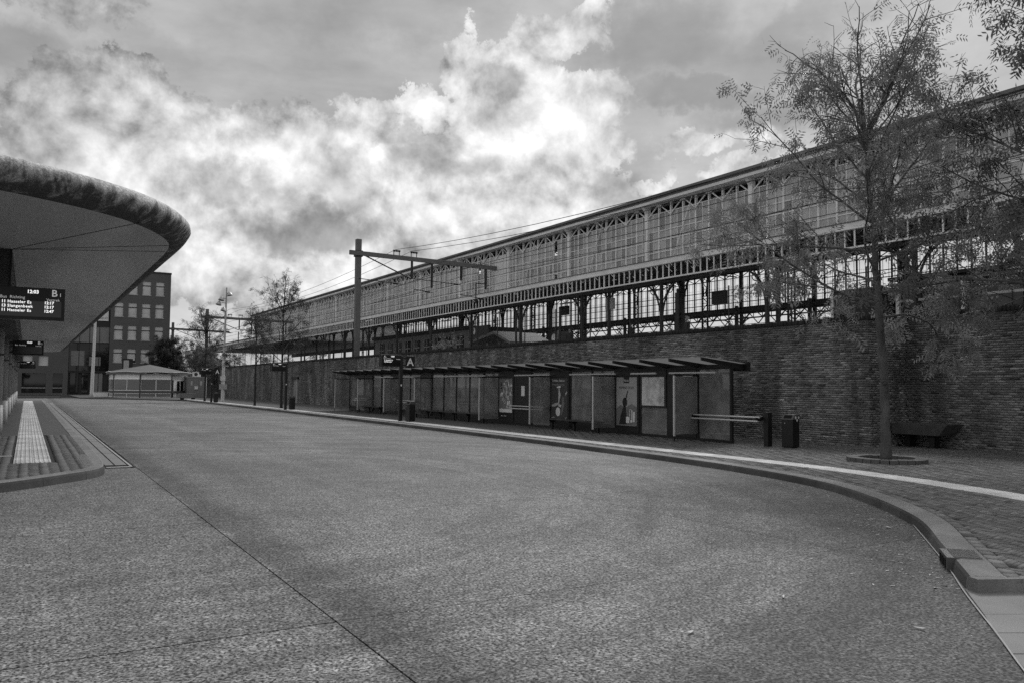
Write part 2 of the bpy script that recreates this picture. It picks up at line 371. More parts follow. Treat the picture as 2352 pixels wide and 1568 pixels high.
def thing(name, label, cat, loc=(0,0,0), group=None, kind=None):
    o = bpy.data.objects.new(name, None); COL.objects.link(o); o.location = loc; o.empty_display_size = .2
    o['label'] = label; o['category'] = cat
    if group: o['group'] = group
    if kind: o['kind'] = kind
    return o
def tag(o, label, cat, group=None, kind=None):
    o['label'] = label; o['category'] = cat
    if group: o['group'] = group
    if kind: o['kind'] = kind
    return o
def struct(name, loc=(0,0,0)):
    o = bpy.data.objects.new(name, None); COL.objects.link(o); o.location = loc; o['kind'] = 'structure'; return o
def copy_tree(o, parent=None):
    c = o.copy(); COL.objects.link(c); c.parent = parent
    for ch in list(o.children): copy_tree(ch, c)
    return c
def text(name, body, size, loc, rot, mat, parent, align='LEFT', ext=.0015, shear=0.0, bold=0.0, space=1.0, sx=1.0):
    if not body: return None
    cu = bpy.data.curves.new(name, 'FONT'); cu.body = body; cu.size = size; cu.align_x = align; cu.extrude = ext; cu.shear = shear; cu.offset = bold; cu.space_character = space
    cu.resolution_u = 2
    tmp = bpy.data.objects.new(name, cu); me = bpy.data.meshes.new_from_object(tmp); bpy.data.objects.remove(tmp); bpy.data.curves.remove(cu)
    me.materials.clear(); me.materials.append(MATS[mat])
    o = bpy.data.objects.new(name, me); COL.objects.link(o)
    off = Vector((0,0,0)); p = parent
    while p is not None: off += p.location; p = p.parent
    o.parent = parent; o.location = Vector(loc) - off; o.rotation_euler = rot; o.scale = (sx, 1, 1)
    return o
FACE_S = (R(90), 0, 0)              # faces -Y
FACE_W = (R(90), 0, R(-90))         # faces -X
def resample(pts, step):
    raw = [Vector((*p, 0)) for p in pts]; pts = [raw[0]]
    for a, b in zip(raw, raw[1:]):
        m = max(1, int((b-a).length/2.5))
        for i in range(m): pts.append(a+(b-a)*((i+1)/m))
    # Catmull-Rom, then even spacing
    dense = []
    for i in range(len(pts)-1):
        p0, p1, p2, p3 = pts[max(i-1, 0)], pts[i], pts[i+1], pts[min(i+2, len(pts)-1)]
        n = max(2, int((p2-p1).length/.15))
        for k in range(n):
            u = k/n
            dense.append(.5*((2*p1)+(p2-p0)*u+(2*p0-5*p1+4*p2-p3)*u*u+(3*p1-p0-3*p2+p3)*u**3))
    dense.append(pts[-1])
    out = [dense[0]]; acc = 0
    for a, b in zip(dense, dense[1:]):
        L = (b-a).length
        while acc + L >= step:
            a = a + (b-a)*((step-acc)/L); out.append(a.copy()); L = (b-a).length; acc = 0
        acc += L
    out.append(dense[-1])
    return out
def normals2(pts):
    res = []
    for i in range(len(pts)):
        d = pts[min(i+1, len(pts)-1)] - pts[max(i-1, 0)]; d.normalize(); res.append(Vector((d.y, -d.x, 0)))
    return res
def boxes_mesh(name, arr, mat, parent, tone=None, bottom=False, **props):
    """arr: n x 8 x 3 corner array (0-3 bottom ring, 4-7 top ring) joined into one mesh"""
    n = len(arr); faces = np.array([(4,5,6,7),(0,1,5,4),(1,2,6,5),(2,3,7,6),(3,0,4,7)] + ([(0,3,2,1)] if bottom else []))
    k = len(faces)
    F = (faces[None] + (np.arange(n)*8)[:, None, None]).reshape(-1, 4)
    me = bpy.data.meshes.new(name)
    off = np.zeros(3)
    p = parent
    while p is not None: off += np.array(p.location); p = p.parent
    V = arr.reshape(-1, 3) - off
    me.vertices.add(len(V)); me.vertices.foreach_set('co', V.astype(np.float32).ravel())
    me.loops.add(F.size); me.loops.foreach_set('vertex_index', F.astype(np.int32).ravel())
    me.polygons.add(len(F)); me.polygons.foreach_set('loop_start', (np.arange(len(F))*4).astype(np.int32)); me.polygons.foreach_set('loop_total', np.full(len(F), 4, np.int32))
    me.materials.append(MATS[mat])
    if tone is not None:
        at = me.attributes.new('tone', 'FLOAT', 'FACE'); at.data.foreach_set('value', np.repeat(tone, k).astype(np.float32))
    me.update(calc_edges=True); me.validate()
    return mobj(name, me, parent, **props)
def pieces(name, arr, mat, parent, tone, order, limit=290, rest=None):
    """the 'limit' pieces that show largest become objects of their own, the others one joined mesh"""
    idx = np.argsort(order); first, others = idx[:limit], idx[limit:]
    for i in first: boxes_mesh(name, arr[i:i+1], mat, parent, tone[i:i+1])
    if len(others): boxes_mesh(rest or name+'_field', arr[others], mat, parent, tone[others], kind='stuff')
def inside(poly, P):
    x, y = P[:, 0], P[:, 1]; res = np.zeros(len(P), bool); n = len(poly); j = n-1
    for i in range(n):
        xi, yi = poly[i]; xj, yj = poly[j]
        c = ((yi > y) != (yj > y)) & (x < (xj-xi)*(y-yi)/(yj-yi+1e-12)+xi); res ^= c; j = i
    return res
def herringbone(bounds, W, n, gap, ang, ok, z0, z1, rel=.004):
    x0, x1, y0, y1 = bounds; cx, cy = (x0+x1)/2, (y0+y1)/2
    Rr = math.hypot(x1-x0, y1-y0)/2/W + n
    ts = np.arange(-int(Rr)-n, int(Rr)+n+1); out = []
    for k in range(-int(Rr/n)-2, int(Rr/n)+3):
        for (dx0, dx1, dy0, dy1) in ((0, n, 0, 1), (n, n+1, 1-n, 1)):
            X0 = ts+dx0; X1 = ts+dx1; Y0 = ts+dy0+2*n*k; Y1 = ts+dy1+2*n*k
            out.append(np.stack([X0, X1, Y0, Y1], 1))
    B = np.concatenate(out).astype(float)*W
    B[:, [0, 2]] += gap/2; B[:, [1, 3]] -= gap/2
    c, s = math.cos(ang), math.sin(ang)
    cor = np.stack([B[:, [0, 2]], B[:, [1, 2]], B[:, [1, 3]], B[:, [0, 3]]], 1)
    P = np.empty_like(cor); P[..., 0] = cor[..., 0]*c-cor[..., 1]*s+cx; P[..., 1] = cor[..., 0]*s+cor[..., 1]*c+cy
    cen = P.mean(1); keep = (cen[:, 0] > x0) & (cen[:, 0] < x1) & (cen[:, 1] > y0) & (cen[:, 1] < y1)
    P = P[keep]; cen = cen[keep]; keep = ok(cen); P = P[keep]; cen = cen[keep]
    m = len(P); A = np.zeros((m, 8, 3)); A[:, :4, :2] = P; sh = cen[:, None, :] + (P-cen[:, None, :])*.975
    A[:, 4:, :2] = sh; A[:, :4, 2] = z0; A[:, 4:, 2] = z1 + rng.normal(0, rel, (m, 1)) + rng.normal(0, rel*.35, (m, 4))
    return A, cen

# ------------------------------------------------------------------ ground, carriageway
g_ = MB().add([(-900,-900,-.06),(900,-900,-.06),(900,900,-.06),(-900,900,-.06)], [(0,1,2,3)]).build('ground', 'earth'); g_['kind'] = 'structure'
road = struct('road')
MB().box(-40, 14.5, -20, 175, -.05, -.02).build('joint_bed', 'joint', road)
def slab(x0, x1, y0, y1, g=.009):
    MB().box(x0+g, x1-g, y0+g, y1-g, -.03, 0).build('concrete_slab', 'road', road)
ys = [-13, -8.3, -3.7, .95, 5.62, 10.33, 15.0]
for a, b in zip(ys, ys[1:]):
    slab(-7.5, -1.9, a, b); slab(-1.9, 1.92, a, b); slab(1.92, 7.2, a, b, .005); slab(7.2, 14.0, a, b, .004)
ys2 = [15.0+4.68*i for i in range(13)]
for a, b in zip(ys2, ys2[1:]):
    slab(1.92, 7.2, a, b, .003); slab(7.2, 14.0, a, b, .003)
slab(-39, 14.0, ys2[-1], 100, .003)
slab(-1.9, 1.92, 15.0, 19.68); slab(-7.5, -1.9, 15.0, 19.68)

KERB = [(13.25,110),(13.25,60),(13.15,40),(12.98,27),(12.77,19.74),(12.42,14.2),(12.12,11.8),(11.52,9.45),(10.59,7.75),(9.30,6.15),(7.90,4.96),(6.74,4.0)]
def offset_line(pts, d):
    n = normals2(pts); return [p - q*d for p, q in zip(pts, n)]
def kerb_run(parent, pts, h, w, face, mat, stone=1.0, jm='joint', gap=.008, z0=-.04, flip=1):
    """kerb stones of about one metre along a line; the face leans back a little and its edge is rounded"""
    k = int(round(stone/.1)); i = 0
    while i < len(pts)-1:
        seg = pts[i:i+k+1]
        if len(seg) < 2: break
        n = normals2(pts)[i:i+k+1]
        ss = [p.copy() for p in seg]
        d0 = (ss[1]-ss[0]).normalized(); d1 = (ss[-1]-ss[-2]).normalized()
        ss[0] += d0*gap/2; ss[-1] -= d1*gap/2
        mb = MB(); prof = [(0, z0), (face*.55, h*.70), (face*.85, h*.93), (face*1.5, h), (w, h+.002), (w, z0)]
        for p, q in zip(ss, n):
            for (u, z) in prof: mb.v.append((p.x - q.x*u*flip, p.y - q.y*u*flip, z))
        m = len(prof)
        for a in range(len(ss)-1):
            for b in range(m-1):
                c = a*m+b; f = (c, c+1, c+1+m, c+m); mb.f.append(f if flip > 0 else f[::-1])
        mb.f.append(tuple(range(m))); mb.f.append(tuple((len(ss)-1)*m+b for b in range(m))[::-1])
        o = mb.build('kerb_stone', mat, parent, smooth=False)
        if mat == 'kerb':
            o.data.materials.append(MATS['kerb_face'])  # road side darker than the top: tyre rubber, with shade put into the colour
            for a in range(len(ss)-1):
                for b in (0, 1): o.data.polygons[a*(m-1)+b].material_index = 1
        i += k
kp = resample(KERB, .1)
kerb = struct('kerb')
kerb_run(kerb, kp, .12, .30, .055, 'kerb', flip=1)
# brick edging behind the kerb and the herringbone pavement
edge = offset_line(kp, -.30) if False else [p + q*(-.0) for p, q in zip(kp, normals2(kp))]
nk = normals2(kp)
inn = [p - q*(-.30) for p, q in zip(kp, nk)]
# normal direction: make sure it points to the wall side (+X)
if (inn[0]-kp[0]).x < 0: inn = [p - q*.30 for p, q in zip(kp, nk)]; SGN = -1
else: SGN = 1
inn2 = [p + (a-p).normalized()*.42 for p, a in zip(kp, inn)]
TR = Vector((.905, -.425, 0))                      # the crosswise kerb at the end of the pavement
c0 = inn[-1]
pave = struct('pavement')
wall_line = [(19.45,110),(19.45,14.0),(21.05,14.0),(21.05,-6)]
end_far = Vector((6.9, 3.92, 0)) + TR*16
poly = [(p.x, p.y) for p in inn[::6]] + [(inn[-1].x, inn[-1].y)] + [(end_far.x, end_far.y), (21.4, end_far.y), (21.4, 14.4), (19.6, 14.4), (19.6, 110)]
MB().prism(poly, -.05, .102).build('paving_bed', 'paver_bed', pave)
poly2 = [(p.x, p.y) for p in inn2[::6]] + [(inn2[-1].x, inn2[-1].y), (end_far.x, end_far.y+.25), (21.0, end_far.y+.25), (21.0, 13.95), (19.38, 13.95), (19.38, 110)]
# white tactile line
LINE = [(13.98,100),(13.95,60),(13.9,34),(13.68,21),(13.52,15.2),(13.46,12.1),(13.34,10.5),(12.95,8.4),(12.30,6.35),(11.25,4.3),(10.0,2.4)]
lp = resample(LINE, .30); ln = normals2(lp)
def near_line(C):
    L = np.array([(p.x, p.y) for p in lp]); d = np.min(np.hypot(C[:, None, 0]-L[None, :, 0], C[:, None, 1]-L[None, :, 1]), axis=1)
    return d
def ok_r(C):
    k = inside(poly2, C); idx = np.where(k)[0]
    if len(idx):
        d = near_line(C[idx]); k[idx[d < .31]] = False
        rr = np.hypot(C[idx, 0]-15.85, C[idx, 1]-11.05); k[idx[rr < .80]] = False
    return k
A, cen = herringbone((6.8, 21.0, 2.0, 25.0), .052, 4, .005, R(14), ok_r, .09, .121, .0022)
tone = np.clip(rng.normal(1.0, .22, len(A)), .45, 1.7)
pieces('paver', A, 'paver', pave, tone, np.hypot(cen[:, 0], cen[:, 1]), rest='paver_field')
# beyond that distance the bricks cannot be told apart
fpoly = [(p.x, p.y) for p in inn2 if p.y > 27] + [(inn2[0].x, 27.0)][:0]
fp = [(p.x, p.y) for p in inn2 if p.y > 25.0]; fp += [(fp[-1][0], 25.0), (19.38, 25.0), (19.38, 110)]
MB().prism(fp, .09, .118).build('paver_far', M('paver_plain', .085, .85, .3, 2, fine=.5, fscale=14, stretch=(1, 1, 1)), pave, kind='stuff')
# a row of bricks set along the kerb
step = max(1, int(.2/.1)); ti = 0
bricks = []
for i in range(0, len(kp)-3, 2):
    a, b = i, i+2
    pa, pb = inn[a], inn[b]; qa, qb = inn2[a], inn2[b]
    if pa.y > 30: continue
    e = .004
    d = (pb-pa).normalized()*e
    w0 = (qa-pa).normalized()*.012
    bricks.append([(*(pa+d+w0).xy, .09), (*(pb-d+w0).xy, .09), (*(qb-d).xy, .09), (*(qa+d).xy, .09), (*(pa+d+w0).xy, .121), (*(pb-d+w0).xy, .121), (*(qb-d).xy, .121), (*(qa+d).xy, .121)])
bricks = np.array(bricks)
if SGN < 0 or True:
    # orient: ring must run counter-clockwise seen from above
    a = bricks[:, :4, :2]; ar = (a[:, 1, 0]-a[:, 0, 0])*(a[:, 2, 1]-a[:, 0, 1])-(a[:, 1, 1]-a[:, 0, 1])*(a[:, 2, 0]-a[:, 0, 0])
    fl = ar < 0; bricks[fl] = bricks[fl][:, [3, 2, 1, 0, 7, 6, 5, 4]]
tb = np.clip(rng.normal(1.15, .25, len(bricks)), .5, 1.8)
for i in range(len(bricks)): boxes_mesh('edging_brick', bricks[i:i+1], 'paver', pave, tb[i:i+1])
# tactile tiles
tact = struct('tactile_line')
for i in range(len(lp)-1):
    if lp[i].y > 88: continue
    mb = MB(); a, b = lp[i], lp[i+1]; d = (b-a).normalized()*.003; na, nb = ln[i]*.275, ln[i+1]*.275
    z = .124 + random.uniform(-.0015, .0015)
    vs_ = [a+d-na, b-d-nb, b-d+nb, a+d+na]
    mb.add([(p.x, p.y, .09) for p in vs_]+[(p.x, p.y, z) for p in vs_], [(4,5,6,7),(0,1,5,4),(1,2,6,5),(2,3,7,6),(3,0,4,7)] if True else [])
    mb.build('tactile_tile', 'tactile', tact)
# crosswise kerb at the end of the pavement, and the lowered crossing beyond it
tk = [Vector((6.74, 4.0, 0)) + TR*.1*i for i in range(0, 161)]
kerb2 = struct('crossing_kerb')
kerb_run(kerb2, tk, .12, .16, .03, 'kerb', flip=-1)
cross = struct('crossing')
border = [(6.74,4.0),(6.1,3.48),(5.7,3.18),(5.35,2.88),(5.02,2.60),(4.6,2.25),(4.1,1.85),(3.6,1.45),(3.0,.95)]
for (a, b) in zip(border, border[1:]):
    g = .006; A0, B0 = Vector((*a, 0)), Vector((*b, 0)); d = (B0-A0).normalized()
    tr2 = Vector((.86, -.51, 0)) if a[0] < 6.5 else TR
    P = [A0+d*g, B0-d*g]; tb_ = Vector((.875, -.48, 0))
    q = [P[0], P[1], P[1]+tb_*9, P[0]+(TR if a[0] > 6.5 else tb_)*9]
    mb = MB(); vv = [(p.x, p.y) for p in q]
    ar = sum(vv[i][0]*vv[(i+1) % 4][1]-vv[(i+1) % 4][0]*vv[i][1] for i in range(4))
    if ar < 0: vv = vv[::-1]
    mb.prism(vv, -.02, .010+random.uniform(-.001, .002)).build('crossing_slab', 'slab', cross)
bl = resample([(9.34,6.17),(8.0,5.04),(7.28,4.45),(6.58,3.9),(5.7,3.17),(5.13,2.71),(4.1,1.85),(2.8,.8)], .1)
bn_ = normals2(bl); mb = MB()
for p, q in zip(bl, bn_):
    w = .006
    mb.v += [(p.x-q.x*w, p.y-q.y*w, .014), (p.x+q.x*w, p.y+q.y*w, .014)]
for i in range(len(bl)-1): mb.f.append((2*i, 2*i+1, 2*i+3, 2*i+2))
mb.build('joint_strip', M('sealant', .3, .6, .3, 8), cross)

# ------------------------------------------------------------------ left: bus platform
plat = struct('bus_platform')
LK = [(-9.0,12.3),(-5,12.7),(-2.4,13.2),(-.9,13.95),(-.29,14.5),(.17,14.95),(.68,15.53),(1.02,15.95),(1.23,16.45),(1.32,17.2),(1.35,18.2),(1.36,22),(1.36,80)]
lk_p = resample(LK, .1)
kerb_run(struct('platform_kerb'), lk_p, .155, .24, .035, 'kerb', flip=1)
lnn = normals2(lk_p); lin = [p - q*.24 for p, q in zip(lk_p, lnn)]
if lin[-1].x > lk_p[-1].x: raise RuntimeError('kerb side')
pl = [(p.x, p.y) for p in lin[::5]] + [(lin[-1].x, 80), (-9, 80)]
MB().prism(pl, -.05, .135).build('paving_bed', 'paver_bed', plat)
def ok_l(C):
    k = inside(pl, C); return k & ~((C[:, 0] > -.20) & (C[:, 0] < .48) & (C[:, 1] > 17.75))
A, cen = herringbone((-3.2, 1.2, 13.2, 27.0), .055, 4, .005, R(45), ok_l, .12, .154, .0008)
tone = np.clip(rng.normal(1.0, .12, len(A)), .6, 1.5)
pieces('paver', A, 'paver', plat, tone, np.hypot(cen[:, 0]-.3, cen[:, 1]-12), limit=200, rest='paver_field')
MB().box(-9, -3.2, 14, 80, .12, .151).build('paver_far', 'paver_plain', plat, kind='stuff')
MB().box(-3.2, 1.11, 27.0, 80, .12, .1515).build('paver_far', 'paver_plain', plat, kind='stuff')
# ribbed tactile tiles, two rows
tline = struct('tactile_strip'); me0 = None
def ribbed():
    mb = MB(); mb.box(.002, .308, .002, .298, .12, .153)
    for k in range(4):
        x = .03+k*.078; mb.add([(x,.004,.153),(x+.04,.004,.153),(x+.03,.004,.161),(x+.01,.004,.161),(x,.296,.153),(x+.04,.296,.153),(x+.03,.296,.161),(x+.01,.296,.161)], [(0,1,2,3),(7,6,5,4),(3,2,6,7),(1,5,6,2),(0,3,7,4)])
    return mb
proto = ribbed().build('tactile_tile', 'tactile', tline); proto.location = (-.17, 17.8, 0)
cnt = 0
for j in range(0, 190):
    for i in range(2):
        if j == 0 and i == 0: continue
        if cnt < 288:
            o = proto.copy(); COL.objects.link(o); o.location = (-.17+.311*i, 17.8+.3*j, random.uniform(-.0015, .0015)); cnt += 1
mbf = MB()
for j in range(144, 200):
    for i in range(2):
        x, y = -.17+.311*i, 17.8+.3*j; mbf.box(x+.002, x+.308, y+.003, y+.297, .12, .158)
mbf.build('tactile_tile_far', 'tactile', tline, kind='stuff')
MB().box(-3.2, -.21, 19.55, 19.72, .13, .158).build('guide_tile', 'tactile', tline)
# concrete strips the bus wheels run along
ws = struct('wheel_guide_strip')
MB().box(1.38, 1.90, 17.7, 77, -.02, .004).build('strip_bed', 'joint', ws)
yy = [18.25, 20.05]
while yy[-1] < 76: yy.append(yy[-1] + random.choice([.9, 1.4, 2.1, 2.4, 1.6]))
for a, b in zip(yy, yy[1:]):
    MB().box(1.40, 1.555, a+.02, b-.02, -.01, .012+random.uniform(-.002, .003)).build('guide_slab', 'slab', ws)
    MB().box(1.585, 1.79, a+.02, b-.02, -.01, .012+random.uniform(-.002, .003)).build('guide_slab', 'slab', ws)
MB().box(1.81, 1.85, 17.75, 77, -.01, .02).build('steel_edge', 'galv', ws)
MB().box(1.38, 1.85, 17.75, 17.9, -.01, .016).build('steel_edge', 'galv', ws)
# ribbed drain cover set in the platform edge
gt = thing('drain_cover', 'grey ribbed drain cover set in the platform edge', 'drain cover', (1.05, 18, .15))
MB().box(.93, 1.11, 16.75, 19.4, .14, .156).build('frame', 'slab', gt)
for k in range(26): MB().box(.945, 1.095, 16.8+k*.1, 16.86+k*.1, .156, .162).build('rib', 'slab', gt)
# concrete beyond: far pavement in front of the office building
fk = struct('far_pavement')
MB().prism([(4.9,97.5),(9.4,91),(13.2,84),(13.2,110),(19.5,112),(19.5,121),(4.6,121)], -.05, .11).build('paving', 'paver_plain', fk)
MB().box(-40, 3.2, 101, 104, -.05, .12).build('traffic_island', 'paver_plain', fk)
MB().box(-40, 30, 118, 175, -.05, .10).build('paving', 'paver_plain', fk)

# ------------------------------------------------------------------ brick retaining wall
def brick_courses(axis, fixed, a0, a1, z0, z1, L=.212, H=.050, j=.0125, depth=.06, out=-1, proud=.0045):
    """bricks of one wall face; axis 'Y': the face looks along -X at X = fixed; axis 'X': it looks along -Y at Y = fixed"""
    rows = int((z1-z0)/(H+j)); arr = []
    for r in range(rows):
        za = z0 + r*(H+j); off = (r % 2)*(L+j)/2 + (.05 if r % 4 > 1 else 0) - L
        n = int((a1-a0-off)/(L+j))+2
        s0 = a0 + off + np.arange(n)*(L+j) + rng.normal(0, .004, n); s1 = s0 + L + rng.normal(0, .003, n)
        head = rng.random(n) < .0
        s0 = np.clip(s0, a0, a1); s1 = np.clip(s1, a0, a1); ok = s1-s0 > .03; s0, s1 = s0[ok], s1[ok]; m = len(s0)
        p = rng.normal(0, proud, m) + np.where(rng.random(m) < .06, -.012, 0); dz = rng.normal(0, .0015, (m, 2))
        zb, zt = za+dz[:, 0], za+H+dz[:, 1]; c = .004
        A = np.zeros((m, 8, 3))
        f0 = fixed + out*(p+.006); bk = fixed + depth*(-out)
        # ring 0-3: at the wall core, ring 4-7: the visible face, slightly smaller (worn edges)
        S = [(s1, zb), (s0, zb), (s0, zt), (s1, zt)] if axis == 'Y' else [(s0, zb), (s1, zb), (s1, zt), (s0, zt)]
        T = [(s1-c, zb+c), (s0+c, zb+c), (s0+c, zt-c), (s1-c, zt-c)] if axis == 'Y' else [(s0+c, zb+c), (s1-c, zb+c), (s1-c, zt-c), (s0+c, zt-c)]
        for k in range(4):
            if axis == 'Y':
                A[:, k, 0] = bk; A[:, k, 1] = S[k][0]; A[:, k, 2] = S[k][1]
                A[:, 4+k, 0] = f0 + rng.normal(0, .0012, m); A[:, 4+k, 1] = T[k][0]; A[:, 4+k, 2] = T[k][1]
            else:
                A[:, k, 1] = bk; A[:, k, 0] = S[k][0]; A[:, k, 2] = S[k][1]
                A[:, 4+k, 1] = f0 + rng.normal(0, .0012, m); A[:, 4+k, 0] = T[k][0]; A[:, 4+k, 2] = T[k][1]
        arr.append(A)
    return np.concatenate(arr)
def brick_tones(A):
    n = len(A); t_ = np.clip(rng.normal(1.0, .26, n), .45, 1.9)
    t_[rng.random(n) < .05] *= 1.5; t_[rng.random(n) < .12] *= .6
    return t_
ZT, ZT2 = 3.50, 3.62
wall = thing('retaining_wall', 'long dark brick retaining wall behind the glass bus shelter', 'wall', (19.4, 60, 0))
MB().box(19.42, 19.95, 14.03, 104, -.02, ZT).build('core', 'mortar', wall)
A = brick_courses('Y', 19.4, 14.0, 104, .10, ZT-.01)
# doorway in the wall
cy, cz = A[:, 4:, 1].mean(1), A[:, 4:, 2].mean(1)
keep = ~((cy > 67.6) & (cy < 69.0) & (cz < 2.15)); A, cy, cz = A[keep], cy[keep], cz[keep]
pieces('brick', A, 'brick', wall, brick_tones(A), np.hypot(19.4, cy), limit=280, rest='brick_field')
# the end of this length of wall turns back to the next one
A = brick_courses('X', 14.0, 19.41, 21.05, .10, ZT-.01)
MB().box(19.6, 21.1, 14.02, 14.5, -.02, ZT).build('return_core', 'mortar', wall)
MB().box(19.6, 21.6, 13.93, 14.5, ZT, ZT+.115).build('return_coping', 'coping', wall)
boxes_mesh('brick_return', A, 'brick', wall, brick_tones(A), kind='stuff')
# coping: rough bricks on edge, overgrown with moss
cp = []
y = 13.9
def coping(parent, x0, x1, ya, yb, z):
    arr = []; y = ya
    while y < yb:
        w = .10+random.uniform(-.008, .008); dz = random.gauss(0, .008); dx = random.gauss(0, .012)
        X0, X1 = x0-.05+dx, x1+.03
        arr.append([(X0,y,z),(X1,y,z),(X1,y+w,z),(X0,y+w,z),(X0+.008,y+.006,z+.12+dz),(X1,y+.006,z+.12+dz),(X1,y+w-.006,z+.12+dz),(X0+.008,y+w-.006,z+.12+dz)])
        y += w+.006
    arr = np.array(arr); n = len(arr); o = np.argsort(np.abs(arr[:, 0, 1]))[:200]
    tn = np.clip(rng.normal(1, .3, n), .4, 2)
    for i in o: boxes_mesh('coping_brick', arr[i:i+1], 'coping', parent, tn[i:i+1])
    rest = np.setdiff1d(np.arange(n), o)
    if len(rest): boxes_mesh('coping_field', arr[rest], 'coping', parent, tn[rest], kind='stuff')
coping(wall, 19.38, 19.95, 13.95, 104, ZT)
wall2 = thing('retaining_wall', 'set-back length of dark brick wall behind the tall tree and the wall bench', 'wall', (21.0, 6, 0))
MB().box(21.02, 21.55, -8, 14.02, -.02, ZT2).build('core', 'mortar', wall2)
A = brick_courses('Y', 21.0, -8, 13.99, .10, ZT2-.01); cy = A[:, 4:, 1].mean(1)
pieces('brick', A, 'brick', wall2, brick_tones(A)*.92, np.abs(cy-10), limit=280, rest='brick_field')
coping(wall2, 20.98, 21.55, -8, 13.98, ZT2)
# soil, tracks and platform level behind the wall
bank = MB().box(19.9, 31.0, 14.4, 260, 0, 3.3).build('embankment', 'earth'); bank['kind'] = 'structure'
bank2 = MB().box(21.5, 31.0, -10, 14.4, 0, 3.3).build('embankment', 'earth'); bank2['kind'] = 'structure'
rp = MB().box(30.2, 62, -10, 260, 0, 4.0).build('railway_platform', M('platform_paving', .2, .8, .2, 2)); rp['kind'] = 'structure'
# doorway
dr = thing('wall_door', 'narrow steel door with pale post in the brick wall', 'door', (19.4, 68.3, 0))
MB().box(19.45, 19.5, 67.6, 69.0, .1, 2.1).build('leaf', 'black_steel', dr)
MB().box(19.25, 19.5, 67.4, 69.25, 2.12, 2.3).build('lintel', 'black_steel', dr)
MB().box(19.3, 19.42, 67.62, 67.78, .1, 2.1).build('jamb', 'galv', dr)
# ------------------------------------------------------------------ wire fence on the wall
def fence(x, ya, yb, z0, h, label):
    f = thing('wire_fence', label, 'fence', (x, (ya+yb)/2, z0))
    n = int((yb-ya)/2.5)
    for i in range(n+1):
        y = ya+(yb-ya)*i/n; MB().box(x-.018, x+.018, y-.018, y+.018, z0, z0+h+.05).build('post', 'black_steel', f)
    for k in range(7):
        z = z0+.08+k*(h-.1)/6
        MB().beam((x-.02, ya, z), (x-.02, yb, z), .004).build('line_wire', 'dark_steel', f)
    mb = MB(); y = ya
    while y < min(yb, 60): mb.box(x-.026, x-.0235, y-.00125, y+.00125, z0+.05, z0+h); y += .06
    mb.build('wire_mesh', 'dark_steel', f, kind='stuff')
fence(19.75, 14.3, 104, ZT+.1, 1.35, 'thin wire mesh fence along the top of the long brick wall')
fence(21.3, -8, 14.0, ZT2+.1, 1.35, 'thin wire mesh fence on top of the set-back wall length')

# ------------------------------------------------------------------ bench against the set-back wall
wb = thing('wall_bench', 'heavy dark slab bench against the brick wall behind the tall tree', 'bench', (20.4, 13.2, .1))
mb = MB(); mb.add([(20.2,12.36,.76),(20.95,12.36,.76),(20.95,13.95,.76),(20.2,13.95,.76),(20.25,12.62,.46),(20.95,12.62,.46),(20.95,13.95,.46),(20.25,13.95,.46)], [(0,1,2,3),(7,6,5,4),(0,4,5,1),(1,5,6,2),(2,6,7,3),(3,7,4,0)])
mb.build('seat', M('old_timber', .085, .85, .4, 5, fine=.4, fscale=40, bump=.4), wb, bev=.008)
MB().box(20.5, 20.75, 12.9, 13.05, .1, .46).build('support', 'black_steel', wb)
MB().box(20.5, 20.75, 13.6, 13.75, .1, .46).build('support', 'black_steel', wb)

# ------------------------------------------------------------------ litter bins
def litter_bin(x, y, s, label, stickers=True, ang=0.0):
    b = thing('litter_bin', label, 'litter bin', (x, y, .12))
    w, d, h = .34*s, .30*s, .72*s
    c, sn = math.cos(ang), math.sin(ang)
    def T(mb):
        mb.v = [(p[0]*c-p[1]*sn, p[0]*sn+p[1]*c, p[2]) for p in mb.v]; return mb
    T(MB().box(-w/2, w/2, -d/2, d/2, .0, h)).build('body', 'black_steel', b, local=True, bev=.012)
    mb = MB(); H = .86*s                         # hood with a sloping front that carries the opening
    mb.add([(-w/2-.01,-d/2-.01,h+.003),(w/2+.01,-d/2-.01,h+.003),(w/2+.01,d/2+.01,h+.003),(-w/2-.01,d/2+.01,h+.003),(-w/2-.01,-d/2+.09*s,H),(w/2+.01,-d/2+.09*s,H),(w/2+.01,d/2+.01,H),(-w/2-.01,d/2+.01,H)],
           [(0,3,2,1),(4,5,6,7),(0,1,5,4),(1,2,6,5),(2,3,7,6),(3,0,4,7)])
    T(mb).build('hood', 'hood', b, local=True, bev=.008)
    mb = MB(); z0, z1 = h+.035*s, H-.02*s
    fy = lambda z: -d/2-.012+.10*s*(z-h)/(H-h)-.002
    mb.add([(-w/2+.05*s,fy(z0),z0),(w/2-.05*s,fy(z0),z0),(w/2-.05*s,fy(z1),z1),(-w/2+.05*s,fy(z1),z1)], [(0,1,2,3)])
    T(mb).build('opening', 'joint', b, local=True)
    T(MB().cyl((-w*.2,-d/2-.012,h-.09),(-w*.2,-d/2,h-.09),.012,n=10)).build('lock', 'light_metal', b, local=True)
    T(MB().box(-w/2+.04,w/2-.04,-d/2+.04,d/2-.04,-.02,.003)).build('foot', 'black_steel', b, local=True)
    if stickers:
        for (u, z, r) in ((-.03, H-.08*s, .035), (.03, h-.01, .032), (.10, h+.06*s, .03)):
            T(MB().cyl((w/2+.0105, u, z), (w/2+.0145, u, z), r, n=16)).build('sticker', 'white_paint', b, local=True)
        for u in (-.05, .04, .09): T(MB().box(u, u+.06, .0, .04, H+.001, H+.006)).build('sticker', 'white_paint', b, local=True)
    b.location.z = .14
    return b
litter_bin(17.15, 14.72, .98, 'black litter bin with round white stickers by the end of the shelter', True, R(-84))
